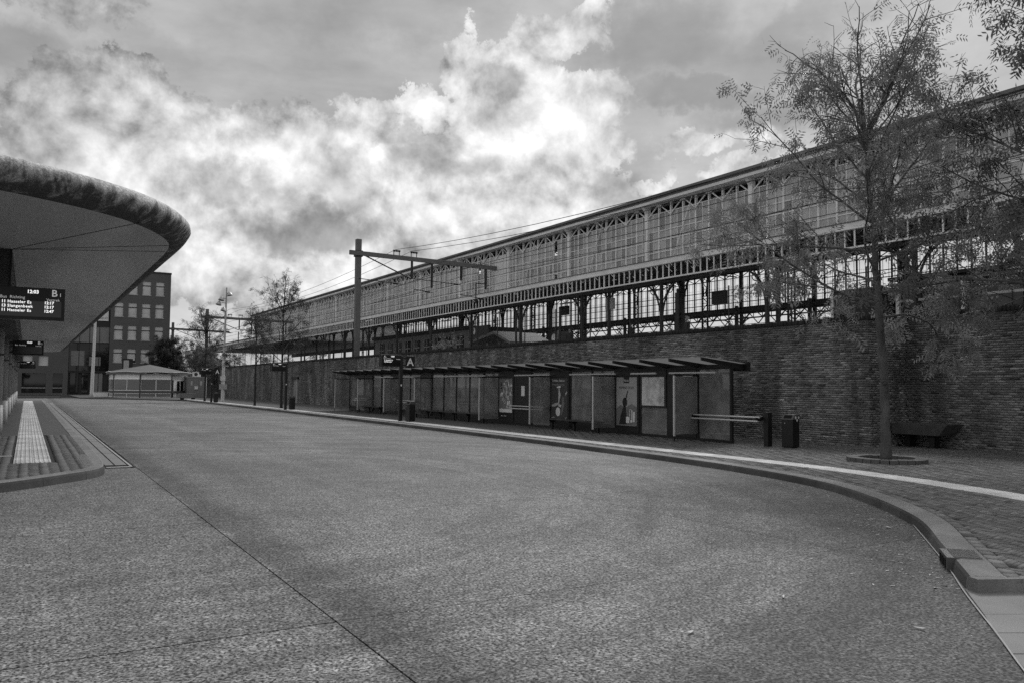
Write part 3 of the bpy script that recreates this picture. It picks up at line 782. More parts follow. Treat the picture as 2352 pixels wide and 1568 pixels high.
litter_bin(14.12, 32.35, .98, 'black litter bin at the foot of the tall A sign post', False, R(-84))
litter_bin(14.1, 50.4, .95, 'black litter bin at the foot of the second departure sign post', False, R(-84))
litter_bin(13.75, 72.2, .95, 'black litter bin beside the far A sign', False, R(-84))

# ------------------------------------------------------------------ ring of kerb bricks round the tall tree
ring = thing('tree_ring', 'low round brick kerb ring at the foot of the tall tree', 'tree ring', (15.85, 11.05, .12))
for k in range(28):
    a0, a1 = 2*math.pi*k/28+.012, 2*math.pi*(k+1)/28-.012
    mb = MB(); ro, ri = .80, .56
    q = [(ro*math.cos(a0), ro*math.sin(a0)), (ro*math.cos(a1), ro*math.sin(a1)), (ri*math.cos(a1), ri*math.sin(a1)), (ri*math.cos(a0), ri*math.sin(a0))]
    mb.prism(q, -.03, .085+random.uniform(-.005, .005)).build('ring_brick', 'kerb_dark', ring, local=True)
mb = MB(); mb.cyl((0,0,-.03),(0,0,.012),.56,n=28).build('soil', 'earth', ring, local=True)
# cast-iron gully let into the kerb
gu = thing('kerb_gully', 'ribbed iron gully box let into the curved kerb', 'gully', (7.6, 4.7, .1))
a_, b_ = Vector((7.66,4.755,0)), Vector((7.31,4.465,0)); dd = (b_-a_).normalized(); nn = Vector((-dd.y, dd.x, 0))
if nn.x < 0: nn = -nn
mb = MB(); q = [a_-nn*.03, b_-nn*.03, b_+nn*.27, a_+nn*.27]
vv = [(p.x, p.y) for p in q]
if sum(vv[i][0]*vv[(i+1) % 4][1]-vv[(i+1) % 4][0]*vv[i][1] for i in range(4)) < 0: vv = vv[::-1]
mb.prism(vv, -.01, .124).build('box', 'gully_iron', gu)
for k in range(16):
    p = a_+dd*(.02+k*.027); MB().beam((p.x+nn.x*.03, p.y+nn.y*.03, .127), (p.x+nn.x*.26, p.y+nn.y*.26, .127), .013, .008).build('rib', 'gully_iron', gu)
for k in range(3):
    p = a_+dd*(.07+k*.135)-nn*.034; MB().beam((p.x, p.y, .015), (p.x, p.y, .10), .075, .006, upv=(nn.x, nn.y, 0)).build('slot', 'joint', gu)

# ------------------------------------------------------------------ glass bus shelter
XB = 16.9
sh = thing('bus_shelter', 'long glass bus shelter with dark sloping rafters along the brick wall', 'bus shelter', (16.2, 31, .12))
YK = [16.55+1.305*k for k in range(25)]
ADS = {3, 6, 9, 15, 18, 21}
for k, y in enumerate(YK):
    MB().box(XB-.03, XB+.05, y-.035, y+.035, .121, 2.22).build('post', 'black_steel', sh)
MB().box(XB-.04, XB+.06, 16.5, 47.9, 2.2, 2.31).build('head_rail', 'black_steel', sh)
MB().box(XB-.025, XB+.045, 16.5, 47.9, .125, .20).build('sill_rail', 'black_steel', sh)
for k in range(24):
    a, b = YK[k]+.036, YK[k+1]-.036
    if k in ADS or k == 1 or k == 8 or k == 22: continue
    z0 = .20 if k in (0, 2, 7) else .42
    MB().box(XB+.004, XB+.014, a, b, z0 if k == 2 else z0, 2.19).build('glass_pane', 'shelter_glass', sh)
    if z0 > .3: MB().box(XB-.002, XB+.02, a, b, .2, .42).build('kick_plate', 'black_steel', sh)
# roof: thin translucent sheet on dark rafters, falling towards the wall
roofm = M('roof_sheet', .16, .5, .25, 1.5)
mb = MB(); mb.add([(15.88,16.45,2.485),(17.38,16.45,2.335),(17.38,47.95,2.335),(15.88,47.95,2.485),(15.88,16.45,2.497),(17.38,16.45,2.347),(17.38,47.95,2.347),(15.88,47.95,2.497)], [(0,3,2,1),(4,5,6,7),(0,1,5,4),(1,2,6,5),(2,3,7,6),(3,0,4,7)])
mb.build('roof_sheet', 'roof_acrylic', sh)
for y in YK:
    mb = MB(); mb.add([(15.78,y-.03,2.40),(15.78,y+.03,2.40),(15.78,y-.03,2.482),(15.78,y+.03,2.482),(17.36,y-.03,2.16),(17.36,y+.03,2.16),(17.36,y-.03,2.325),(17.36,y+.03,2.325)], [(0,2,3,1),(4,5,7,6),(0,1,5,4),(2,6,7,3),(0,4,6,2),(1,3,7,5)])
    mb.build('rafter', 'black_steel', sh)
MB().box(17.37, 17.5, 16.4, 47.95, 2.14, 2.38).build('gutter', 'black_steel', sh)
# cross screens: glass with a pale edge profile
for i, y in enumerate([YK[q] for q in (1, 4, 7, 10, 15, 18, 21, 24)]):
    xf = 15.97
    MB().box(xf, XB-.04, y-.005, y+.005, .32, 1.98).build('side_glass', 'shelter_glass', sh)
    MB().box(xf-.02, xf+.02, y-.028, y+.028, .27, 2.0).build('edge_profile', 'light_metal', sh)
    MB().cyl((xf, y, .121), (xf, y, .28), .018, n=8).build('foot', 'black_steel', sh)
    MB().box(xf-.01, XB, y-.02, y+.02, 2.0, 2.05).build('top_profile', 'black_steel', sh)
# fluorescent tubes under the roof
for (a, b) in [(16.7, 18.6), (19.2, 20.4), (21.2, 23.8), (25.1, 27.6), (30, 35), (37.4, 38.9), (40, 42)]:
    MB().cyl((16.45, a, 2.08), (16.45, b, 2.08), .028, n=8).build('lamp_tube', 'light_metal', sh)
# lean rails
def rails(ya, yb, posts):
    for z, x in ((.88, 16.70), (.78, 16.63)):
        MB().cyl((x, ya, z), (x, yb, z), .024, n=8).build('lean_rail', 'light_metal', sh)
    for y in posts: MB().beam((16.64, y, .83), (16.9, y, .86), .05, .10).build('rail_bracket', 'black_steel', sh)
rails(15.35, 18.05, (17.86, 15.42)); rails(25.8, 28.4, (25.75,)); rails(37.6, 39.9, (37.6,)); rails(44.3, 46.4, (44.3,))
MB().box(16.85, 17.0, 15.2, 15.35, .115, 1.02).build('rail_post', 'black_steel', sh)
# benches
def bench(ya, yb, label):
    b = thing('shelter_bench', label, 'bench', (16.35, (ya+yb)/2, .12), 'benches in the shelter')
    MB().box(16.2, 16.52, ya, yb, .47, .51).build('seat', 'dark_steel', b)
    n = max(2, int((yb-ya)/1.3)+1)
    for i in range(n):
        y = ya+.15+(yb-ya-.3)*i/(n-1)
        MB().box(16.33, 16.40, y-.025, y+.025, .115, .44).build('leg', 'black_steel', b)
        mb = MB(); mb.add([(16.36,y-.02,.33),(16.36,y+.02,.33),(16.52,y-.02,.468),(16.52,y+.02,.468),(16.21,y-.02,.468),(16.21,y+.02,.468)], [(0,2,4),(1,5,3),(0,1,3,2),(2,3,5,4),(4,5,1,0)])
        mb.build('bracket', 'black_steel', b)
bench(21.85, 24.9, 'short dark shelter bench between the two advertising posters')
bench(29.8, 36.9, 'long dark bench in the middle of the shelter beside the A sign')
bench(41.3, 44.9, 'dark shelter bench at the far end of the shelter')
# posters: light boxes let into the back wall
def poster(k, z0, z1, label, ground, box=True):
    a, b = YK[k]+.036, YK[k+1]-.036
    if box: MB().box(XB-.05, XB+.06, a, b, .2, 2.19).build('poster_case', 'black_steel', sh)
    p = thing('poster', label, 'poster', (XB-.06, (a+b)/2, z0))
    MB().box(XB-.058, XB-.051, a+.09, b-.09, z0, z1).build('sheet', ground, p)
    return p, a+.09, b-.09
M('paper_mid', .42, .4, .2, 2.5); M('paper_dark', .07, .4, .35, 3); M('paper_pale', .6, .4, .12, 4); M('ink', .03, .5); M('paper_white', .8, .4, .05, 4)
def flat(p, pts, d, mat, name):
    """a printed shape on a poster: pts are (u from the left edge seen from the street, v up) in metres"""
    mb = MB(); x = XB-.0585-d
    mb.add([(x, y, z) for y, z in pts], [tuple(range(len(pts)))]); return mb.build(name, mat, p)
# ad with a raised figure
p, a, b = poster(3, .41, 1.98, 'pale advertising poster with a reaching dark figure and white jars', 'paper_mid')
W = b-a; U = lambda u: b-u*W
flat(p, [(U(.36), 1.98), (U(.64), 1.98), (U(.64), 1.79), (U(.36), 1.79)], .001, 'ink', 'logo_block')
text('lettering', 'Rituals', .12, (XB-.0605, U(.39), 1.84), FACE_W, 'paper_white', p, sx=.72)
text('lettering', 'MOMENT OF JOY', .115, (XB-.0605, U(.13), 1.60), FACE_W, 'ink', p, sx=.86)
def ell(cy, cz, ry, rz, n=18, rot=0):
    return [(cy+ry*math.cos(t_)*math.cos(rot)-rz*math.sin(t_)*math.sin(rot), cz+ry*math.cos(t_)*math.sin(rot)+rz*math.sin(t_)*math.cos(rot)) for t_ in [2*math.pi*i/n for i in range(n)]]
flat(p, [(U(0), .95), (U(.2), 1.08), (U(.45), 1.0), (U(.75), 1.12), (U(1), 1.02), (U(1), .42), (U(0), .42)], .001, M('print_grey', .2, .4, .4, 5), 'hills')
flat(p, ell(U(.42), 1.17, .125, .15), .002, 'ink', 'head')
flat(p, [(U(.44), 1.25), (U(.50), 1.28), (U(.58), 1.52), (U(.54), 1.55)], .002, 'ink', 'arm')
flat(p, [(U(.36), 1.05), (U(.46), 1.05), (U(.52), .70), (U(.50), .45), (U(.14), .45), (U(.22), .75)], .002, 'ink', 'figure')
for (u0, u1, z0, z1) in ((.48, .64, .50, .70), (.69, .79, .52, .92), (.66, .74, .60, .94), (.82, .90, .54, .86)):
    flat(p, [(U(u0), z0), (U(u1), z0), (U(u1), z1), (U(u0), z1)], .003, 'paper_white', 'jar')
# running ad
p, a, b = poster(6, .45, 1.97, 'dark advertising poster with running figures and a white round badge', 'paper_dark')
W = b-a; U = lambda u: b-u*W
text('lettering', 'Vodafone Runners', .135, (XB-.0605, U(.04), 1.84), FACE_W, 'paper_white', p, sx=.83)
text('lettering', 'De beste deals voor jou', .105, (XB-.0605, U(.03), 1.70), FACE_W, 'paper_mid', p, sx=.83)
flat(p, [(U(.34), 1.66), (U(.58), 1.69), (U(.58), 1.62), (U(.36), 1.60)], .001, 'paper_white', 'shoe')
flat(p, [(U(.46), 1.6), (U(.5), 1.6), (U(.58), 1.35), (U(.52), 1.2), (U(.48), 1.02), (U(.44), 1.04)], .001, 'paper_pale', 'figure')
flat(p, [(U(.02), .98), (U(.25), 1.05), (U(.44), 1.08), (U(.44), 1.0), (U(.2), .92), (U(.03), .92)], .001, 'paper_mid', 'figure')
flat(p, [(U(.44), 1.02), (U(.62), 1.0), (U(.60), .90), (U(.45), .94)], .001, 'paper_pale', 'figure')
flat(p, [(U(.68), 1.28), (U(.78), 1.28), (U(.80), 1.0), (U(.66), .62), (U(.62), .62)], .001, 'print_grey', 'figure')
flat(p, [(U(.86), 1.4), (U(.98), 1.5), (U(.98), 1.45), (U(.87), 1.34)], .001, 'paper_pale', 'figure')
flat(p, ell(U(.42), .74, .15, .16), .002, 'paper_white', 'badge')
text('lettering', 'vodafone', .06, (XB-.0605, U(.03), .51), FACE_W, 'paper_pale', p)
text('lettering', 'O', .09, (XB-.0605, U(.86), .5), FACE_W, 'paper_white', p)
# illustrated poster
p, a, b = poster(9, .59, 1.97, 'busy illustrated poster with white border and a strip of lettering below', 'print_grey')
W = b-a; U = lambda u: b-u*W
flat(p, [(U(.02), .60), (U(.98), .60), (U(.98), .74), (U(.02), .74)], .001, 'paper_white', 'panel')
rr = random.Random(3)
for i in range(46):
    u, z = rr.uniform(.05, .9), rr.uniform(.78, 1.75); w, h = rr.uniform(.03, .14), rr.uniform(.03, .2)
    flat(p, [(U(u), z), (U(u+w), z+rr.uniform(-.03, .03)), (U(u+w*.9), z+h), (U(u+.01), z+h*.9)], .001+.0001*i*.2, rr.choice(['paper_pale', 'paper_white', 'paper_mid', 'ink', 'paper_pale']), 'print_patch')
text('lettering', 'enschede', .11, (XB-.0605, U(.42), 1.85), FACE_W, 'paper_white', p, sx=.75)
text('lettering', 'museum fabriek', .085, (XB-.0605, U(.12), .43), FACE_W, 'paper_pale', p, sx=.85)
# basic ad and the two farther ones
p, a, b = poster(15, .45, 1.97, 'grey advertising poster with a standing figure under big letters', 'print_grey')
W = b-a; U = lambda u: b-u*W
text('lettering', 'BASIC', .40, (XB-.0605, U(.02), 1.58), FACE_W, 'paper_mid', p, sx=.72)
flat(p, ell(U(.45), 1.32, .09, .12), .001, 'ink', 'head')
flat(p, [(U(.36), 1.2), (U(.55), 1.2), (U(.58), .8), (U(.5), .55), (U(.4), .55), (U(.33), .8)], .001, 'ink', 'figure')
flat(p, [(U(.1), .46), (U(.7), .46), (U(.7), .56), (U(.1), .56)], .001, 'paper_pale', 'strip')
for u in (.05, .2, .7, .85): flat(p, [(U(u), .9), (U(u+.02), .9), (U(u+.02), 1.5), (U(u), 1.5)], .001, 'paper_mid', 'strip')
p, a, b = poster(18, .45, 1.97, 'dark advertising poster behind the tall A sign post', 'paper_dark')
W = b-a; U = lambda u: b-u*W
for i in range(14):
    u, z = rr.uniform(.1, .8), rr.uniform(.8, 1.7); flat(p, [(U(u), z), (U(u+.07), z+.05), (U(u+.06), z+.16), (U(u), z+.1)], .001+.00005*i, rr.choice(['print_grey', 'paper_mid']), 'print_patch')
flat(p, [(U(.4), .85), (U(.6), .85), (U(.6), 1.0), (U(.4), 1.0)], .003, 'paper_pale', 'badge')
p, a, b = poster(21, .45, 1.97, 'dark advertising poster with one pale head next to the far shelter map', 'paper_dark')
W = b-a; U = lambda u: b-u*W
flat(p, ell(U(.5), 1.62, .15, .22), .001, 'paper_pale', 'head'); flat(p, [(U(.15), 1.1), (U(.9), 1.05), (U(.75), 1.42), (U(.3), 1.42)], .001, 'print_grey', 'figure')
# map and timetables
mapmat = bpy.data.materials.new('printed_map'); mapmat.use_nodes = True; MATS['printed_map'] = mapmat
tt = mapmat.node_tree; bb = tt.nodes['Principled BSDF']; geo = nd(tt, 'ShaderNodeNewGeometry')
n1 = noise(tt, geo.outputs['Position'], 5, 5, .6); n2 = noise(tt, geo.outputs['Position'], 22, 4, .7)
lk(tt, mth(tt, 'MULTIPLY', mth(tt, 'MULTIPLY', mrange(tt, n1, .40, .62, .62, .42), mrange(tt, n2, .3, .42, .55, 1)), 1.15), bb.inputs['Base Color']); bb.inputs['Roughness'].default_value = .4
p, a, b = poster(2, 1.09, 1.98, 'large pale network map above a grey panel in the shelter', 'printed_map', box=False)
MB().box(XB-.05, XB+.0, YK[2]+.036, YK[3]-.036, 1.04, 2.19).build('map_case', 'black_steel', sh)
W = b-a; U = lambda u: b-u*W
for u in (.78, .84, .90, .95): flat(p, [(U(u), 1.12), (U(u+.018), 1.12), (U(u+.018), 1.92), (U(u), 1.92)], .001, 'print_grey', 'index_column')
p, a, b = poster(22, 1.09, 1.98, 'pale network map at the far end of the shelter', 'printed_map', box=False)
MB().box(XB-.05, XB+.0, YK[22]+.036, YK[23]-.036, 1.04, 2.19).build('map_case', 'black_steel', sh)
MB().box(XB-.02, XB+.03, YK[22]+.036, YK[23]-.036, .2, 1.04).build('panel', 'roof_sheet', sh)
p, a, b = poster(1, 1.12, 2.12, 'narrow timetable sheet on a dark board behind the first cross screen', 'black_steel')
W = b-a; U = lambda u: b-u*W
flat(p, [(U(.55), 1.12), (U(.98), 1.12), (U(.98), 2.1), (U(.55), 2.1)], .001, 'paper_pale', 'timetable')
for i in range(16): flat(p, [(U(.58), 1.2+i*.03), (U(.58+rr.uniform(.15, .36)), 1.2+i*.03), (U(.58+.2), 1.208+i*.03), (U(.58), 1.208+i*.03)], .002, 'print_grey', 'print_line')
p, a, b = poster(8, .6, 2.1, 'small white notice on a dark board between rails and poster', 'black_steel')
W = b-a; U = lambda u: b-u*W
flat(p, [(U(.42), 1.28), (U(.66), 1.28), (U(.66), 1.68), (U(.42), 1.68)], .001, 'paper_white', 'notice')
# row of small white marks on the panes
for k in (4, 7, 10, 13, 16, 19):
    a, b = YK[k]+.1, YK[k+1]-.1
    for i in range(5):
        y = a+(b-a)*(i+.5)/5; MB().box(XB-.001, XB+.0035, y-.045, y+.045, 1.20, 1.225).build('pane_mark', 'galv', sh)

# ------------------------------------------------------------------ electronic departure signs
M('screen', .008, .12, .2, 2, spec=.6); emit('glow_print', .16); M('sign_face', .018, .35, .2, 3)  # printed letters given a faint glow so they read under the canopy
ledm = 'led'
def sign_face(parent, x0, x1, y, z0, z1, gate, sub, clock, rows, lead):
    w, h = x1-x0, z1-z0; yy = y-.004
    MB().box(x0+.05*w, x1-.05*w, y-.002, y+.001, z0+.1*h, z0+.58*h).build('screen', 'screen', parent)
    s = h
    if lead == 'right':
        text('lettering', gate, .30*s, (x1-.20*w, yy, z1-.25*h), FACE_S, 'glow_print', parent, bold=.003*s)
        text('lettering', sub, .16*s, (x1-.09*w, yy, z1-.25*h), FACE_S, 'glow_print', parent)
    else:
        text('lettering', gate, .26*s, (x0+.08*w, yy, z1-.24*h), FACE_S, 'glow_print', parent, bold=.003*s)
        text('lettering', sub, .14*s, (x0+.19*w, yy, z1-.24*h), FACE_S, 'glow_print', parent)
    text('lettering', clock, .145*s, (x0+.45*w, yy, z1-.18*h), FACE_S, ledm, parent, bold=.004*s)
    text('lettering', 'Bus  Richting', .125*s, (x0+.08*w, yy, z1-.36*h), FACE_S, 'glow_print', parent)
    text('lettering', 'Vertrek', .115*s, (x1-.27*w, yy, z1-.40*h), FACE_S, 'glow_print', parent)
    for i, (n_, dest, tm) in enumerate(rows):
        z = z1-(.50+.13*i)*h
        text('lettering', n_, .12*s, (x0+.10*w, yy, z), FACE_S, ledm, parent, bold=.003*s)
        text('lettering', dest, .12*s, (x0+.185*w, yy, z), FACE_S, ledm, parent, bold=.002*s, space=1.12)
        if tm: text('lettering', tm, .12*s, (x1-.30*w, yy, z), FACE_S, ledm, parent, bold=.003*s)
def stop_sign(x, y, label, rows, gate='A', sub='1', letter=True, board=True):
    g = thing('departure_sign', label, 'sign', (x, y, .12))
    MB().box(x-.075, x+.075, y-.07, y+.07, .115, 2.93).build('post', 'black_steel', g, bev=.01)
    MB().box(x-.076, x-.06, y-.074, y-.069, .6, 2.4).build('post_groove', 'dark_steel', g)
    if board:
        bd = MB().box(x-.90, x-.02, y-.085, y+.06, 2.46, 2.96).build('display', 'sign_face', g, bev=.008)
        MB().box(x-.90, x-.02, y-.09, y+.06, 2.962, 2.978).build('top_edge', 'galv', g)
        MB().box(x-.99, x-.93, y+.02, y+.05, 2.44, 2.96).build('side_rail', 'dark_steel', g)
        sign_face(g, x-.90, x-.02, y-.088, 2.46, 2.96, gate, sub, '12:03', rows, 'left')
    if letter:
        MB().box(x+.21, x+.64, y-.03, y+.03, 2.42, 2.92).build('letter_panel', 'sign_face', g)
        MB().box(x+.07, x+.22, y-.02, y+.02, 2.80, 2.86).build('arm', 'black_steel', g); MB().box(x+.07, x+.22, y-.02, y+.02, 2.50, 2.56).build('arm', 'black_steel', g)
        text('lettering', 'A', .46, (x+.425, y-.033, 2.52), FACE_S, 'paper_white', g, align='CENTER', bold=.008)
    MB().box(x-.03, x+.03, y-.077, y-.0705, 1.62, 1.70).build('sticker', 'white_paint', g)
    return g
stop_sign(13.93, 33.0, 'black departure board and square A panel on a dark post beside a bin', [('5', 'Hasseler Es', ''), ('12', 'Dalmeden', '')])
stop_sign(13.75, 50.6, 'black departure board without letter panel between two young trees', [('', '', '')], letter=False)
stop_sign(13.42, 72.4, 'far A panel and departure board next to the pale lamp mast', [('', '', '')])

# ------------------------------------------------------------------ train shed with glazed side screens
XS, XF = 32.0, 57.0
Y0, NB, BAY = 13.25, 15, 8.25
Y1 = Y0+NB*BAY                                   # 137
shed = thing('train_shed', 'long train shed with pale glazed side screen and picket valance above the tracks', 'train shed', (32, 75, 4))
# roof
mb = MB(); xa, xb, xm = 31.35, 57.7, 44.5
ya, yb = Y0-6, Y1+.6
for sec in ([(xa,12.62),(xa,12.86),(40.0,13.75),(40.0,13.5)], [(49.0,13.5),(49.0,13.75),(xb,12.86),(xb,12.62)]):
    mb = MB(); vs_ = [(x, ya, z) for x, z in sec]+[(x, yb, z) for x, z in sec]
    mb.add(vs_, [(0,1,2,3),(7,6,5,4)]+[(i, 4+i, 4+(i+1) % 4, (i+1) % 4) for i in range(4)]).build('roof', 'lead_roof', shed)
for k in range(30):                    # added glazed ridge opening, out of view, to light the shed inside
    y0 = ya+(yb-ya)*k/30; y1 = ya+(yb-ya)*(k+1)/30-.06
    for (p0, p1) in (((40.0, 13.76), (44.5, 14.4)), ((44.5, 14.4), (49.0, 13.76))):
        mb = MB(); mb.add([(p0[0],y0,p0[1]),(p1[0],y0,p1[1]),(p1[0],y1,p1[1]),(p0[0],y1,p0[1])], [(0,1,2,3)]).build('added_roof_pane', 'far_glass', shed)
MB().box(31.22, 31.40, ya, yb, 12.74, 12.88).build('gutter', 'lead_roof', shed)
MB().box(31.38, 31.46, ya, yb, 12.45, 12.735).build('eaves_board', 'cream_paint', shed)
MB().box(31.47, 31.98, ya, yb, 12.44, 12.52).build('eaves_soffit', 'cream_paint', shed)
for k in range(9): MB().box(33.5+k*2.6, 33.66+k*2.6, ya+.2, yb-.2, 12.55, 12.75).build('purlin', 'dark_wood', shed)
ZR = [9.13, 9.6, 10.30, 10.86, 11.92]
gl = ['shed_glass', 'shed_glass_grey', 'shed_glass_grey', 'shed_glass_dark']
rp_ = random.Random(5); far_panes = {g: MB() for g in gl}; n_ind = 0
FW = BAY/8
for k in range(-1, NB):
    y0 = Y0+k*BAY
    if k >= 0 or True:
        mb = MB(); mb.box(31.80, 32.06, y0-.13, y0+.13, 8.82, 12.44); mb.add([(31.5,y0-.1,12.44),(31.8,y0-.1,12.44),(31.8,y0-.1,12.05),(31.5,y0+.1,12.44),(31.8,y0+.1,12.44),(31.8,y0+.1,12.05)], [(0,2,1),(3,4,5),(0,3,5,2),(0,1,4,3)])
        mb.build('pilaster', 'cream_paint', shed)
    for i in range(1, 8):
        MB().box(31.90, 32.04, y0+i*FW-.045, y0+i*FW+.045, 9.13, 12.44).build('mullion', 'cream_paint', shed)
    for i in range(8):
        MB().box(31.95, 32.0, y0+(i+.5)*FW-.018, y0+(i+.5)*FW+.018, 9.13, 11.92).build('glazing_bar', 'cream_paint', shed)
    for z in ZR: MB().box(31.935, 32.02, y0+.13, y0+BAY-.13, z-.022, z+.022).build('transom', 'cream_paint', shed)
    for i in range(8):
        a, b = (y0+i*FW+.05, y0+(i+1)*FW-.05)
        lo, hi = ((a, 11.75), (b, 12.44)) if i % 2 == 0 else ((b, 11.75), (a, 12.44))
        MB().beam((31.92, lo[0], lo[1]), (31.92, hi[0], hi[1]), .06).build('brace', 'cream_paint', shed)
    MB().beam((31.84, y0+4.2*FW, 12.4), (31.84, y0+5.7*FW, 9.15), .035).build('tie_rod', 'cream_paint', shed)
    for i in range(16):
        for r in range(4):
            a, b, z0, z1 = y0+i*FW/2+.02, y0+(i+1)*FW/2-.02, ZR[r]+.022, ZR[r+1]-.022
            if 54.9 < a < 56.2: g = None
            else: g = rp_.choice(gl)
            if (k, i, r) in ((4, 3, 0), (4, 3, 3), (5, 9, 3)): continue
            if g is None:
                if i % 2 == 0 or True: MB().box(31.96, 31.985, a-.02, b+.02, z0-.03, z1+.03).build('white_panel', 'white_paint', shed)
            elif 1 <= k <= 4: MB().box(31.972, 31.982, a, b, z0, z1).build('pane', g, shed)
            else: far_panes[g].box(31.972, 31.982, a, b, z0, z1)
for g, m_ in far_panes.items(): m_.build('pane_field', g, shed, kind='stuff')
# fascia beam and valance, running on beyond the high part
YE = 205
MB().box(31.66, 31.90, ya, YE, 8.80, 9.12).build('fascia_beam', 'cream_paint', shed)
MB().box(31.60, 31.92, ya, YE, 9.121, 9.15).build('fascia_cap', 'lead_roof', shed)
MB().box(31.74, 31.82, ya, YE, 7.94, 8.02).build('valance_rail', 'cream_paint', shed)
pk = 0; far_p = MB(); y = Y0-BAY
while y < YE:
    w = .05 if pk % 8 == 0 else .028
    if y < Y0+BAY*15 and pk < 290: MB().box(31.75, 31.81, y-w, y+w, 8.02, 8.80).build('picket', 'cream_paint', shed)
    else: far_p.box(31.75, 31.81, y-w, y+w, 8.02, 8.80)
    pk += 1; y += FW/2
far_p.build('picket_field', 'cream_paint', shed, kind='stuff')
# low roof beyond the high shed
mb = MB(); mb.box(31.7, 57.5, Y1, YE, 9.16, 9.32).build('low_roof', 'lead_roof', shed)
MB().box(32.1, 57, ya, YE, 8.86, 8.90).build('ceiling_strip', 'dark_wood', shed) if False else None
# end screen of the high part
MB().box(31.9, 57, Y1-.1, Y1+.1, 9.12, 12.6).build('end_screen', 'shed_glass_grey', shed)
# columns with arched brackets and lattice girders
def column_row(X, zt, girder_z, depth, ys_, arms=True, rad=.13, lattice=False):
    for y in ys_:
        mb = MB()
        if lattice:
            for s in (-.28, .28): mb.box(X-.06, X+.06, y+s-.05, y+s+.05, 4.0, zt)
            z = 4.2; q = 0
            while z < zt-.6:
                mb.beam((X, y-.28 if q % 2 else y+.28, z), (X, y+.28 if q % 2 else y-.28, z+.55), .045); mb.beam((X, y-.28, z), (X, y+.28, z), .04); z += .55; q += 1
            mb.build('column', 'iron', shed, kind='stuff')
        else: mb.box(X-rad, X+rad, y-rad, y+rad, 4.0, zt).build('column', 'iron', shed)
        if arms:
            for s in (-1, 1):
                mb = MB(); pts = []
                for q in range(9):
                    a = q/8*math.pi/2; pts.append((X, y+s*(rad+1.7*(1-math.cos(a))), girder_z-2.3+2.3*math.sin(a)))
                mb.tube(pts, .06, 5).build('bracket', 'iron', shed)
                mb = MB(); pts = [(X, y+s*rad, girder_z-1.2), (X, y+s*1.0, girder_z)]
                mb.tube(pts, .04, 4).build('bracket_stay', 'iron', shed)
                mb = MB(); mb.tube([(X, y+s*(.75+.28*math.cos(a_)), girder_z-.42+.28*math.sin(a_)) for a_ in [i_*math.pi/5 for i_ in range(11)]], .03, 4, caps=False).build('bracket_ring', 'iron', shed)
    a, b = ys_[0], ys_[-1]
    for z in (girder_z, girder_z+depth): MB().box(X-.07, X+.07, a, b, z-.06, z+.06).build('girder_chord', 'iron', shed)
    mb = MB(); n = int((b-a)/1.03)
    for i in range(n):
        p, q = a+(b-a)*i/n, a+(b-a)*(i+1)/n
        mb.beam((X, p, girder_z+(0 if i % 2 else depth)), (X, q, girder_z+(depth if i % 2 else 0)), .07)
        mb.beam((X, q, girder_z), (X, q, girder_z+depth), .05)
    mb.build('girder_lattice', 'iron', shed)
ysn = [Y0+k*BAY for k in range(-1, NB+1)]
column_row(33.0, 8.8, 8.0, .75, ysn, arms=True, rad=.085)
column_row(44.5, 12.5, 10.9, .9, ysn, lattice=True)
column_row(38.5, 12.5, 9.6, .8, [y+BAY/2 for y in ysn[:-1]], rad=.10)
column_row(56.4, 9.2, 8.0, .8, ysn)
for y in ysn:
    for (xa_, xb_) in ((33, 44.5), (44.5, 56.4)):
        mb = MB(); n = 8
        for z in (11.9, 12.5): mb.beam((xa_, y, z), (xb_, y, z), .10)
        for i in range(n):
            p, q = xa_+(xb_-xa_)*i/n, xa_+(xb_-xa_)*(i+1)/n
            mb.beam((p, y, 11.9 if i % 2 else 12.5), (q, y, 12.5 if i % 2 else 11.9), .06)
        mb.build('roof_truss', 'iron', shed)
# far side screen, its bars coloured dark for the backlit look against the sky
MB().box(56.9, 57.15, ya, YE, 8.45, 9.12).build('far_fascia', 'iron', shed)
MB().box(56.9, 57.1, ya, yb, 12.35, 12.62).build('far_head', 'iron', shed)
for k in range(-1, NB):
    y0 = Y0+k*BAY
    MB().box(56.9, 57.14, y0-.14, y0+.14, 4.0, 12.5).build('far_pilaster', 'iron', shed)
    for i in range(1, 8): MB().box(56.96, 57.08, y0+i*FW-.05, y0+i*FW+.05, 9.12, 12.4).build('far_mullion', 'iron', shed)
    mb = MB()
    for i in range(16): mb.box(57.0, 57.03, y0+(i+.5)*FW/2-.014, y0+(i+.5)*FW/2+.014, 9.12, 11.9)
    mb.build('far_glazing_bar', 'iron', shed)
    for z in (9.6, 10.3, 10.86, 11.92): MB().box(56.98, 57.05, y0+.14, y0+BAY-.14, z-.03, z+.03).build('far_transom', 'iron', shed)
    mb = MB()
    for i in range(8):
        a, b = y0+i*FW, y0+(i+1)*FW
        mb.beam((57, a, 12.4 if i % 2 else 11.92), (57, b, 11.92 if i % 2 else 12.4), .06)
        mb.beam((57, a, 8.45 if i % 2 else 7.5), (57, b, 7.5 if i % 2 else 8.45), .07)
        mb.beam((57, a, 7.5), (57, b, 7.5), .05)
    mb.build('far_lattice', 'iron', shed, kind='stuff')
    MB().box(57.035, 57.042, y0+.1, y0+BAY-.1, 9.12, 11.92).build('far_pane', 'far_glass', shed)
# lamps under the near girder
for y in range(24, 120, 5):
    if (y//5) % 2: MB().box(34.0, 34.15, y, y+1.5, 7.72, 7.82).build('platform_lamp', 'galv', shed)

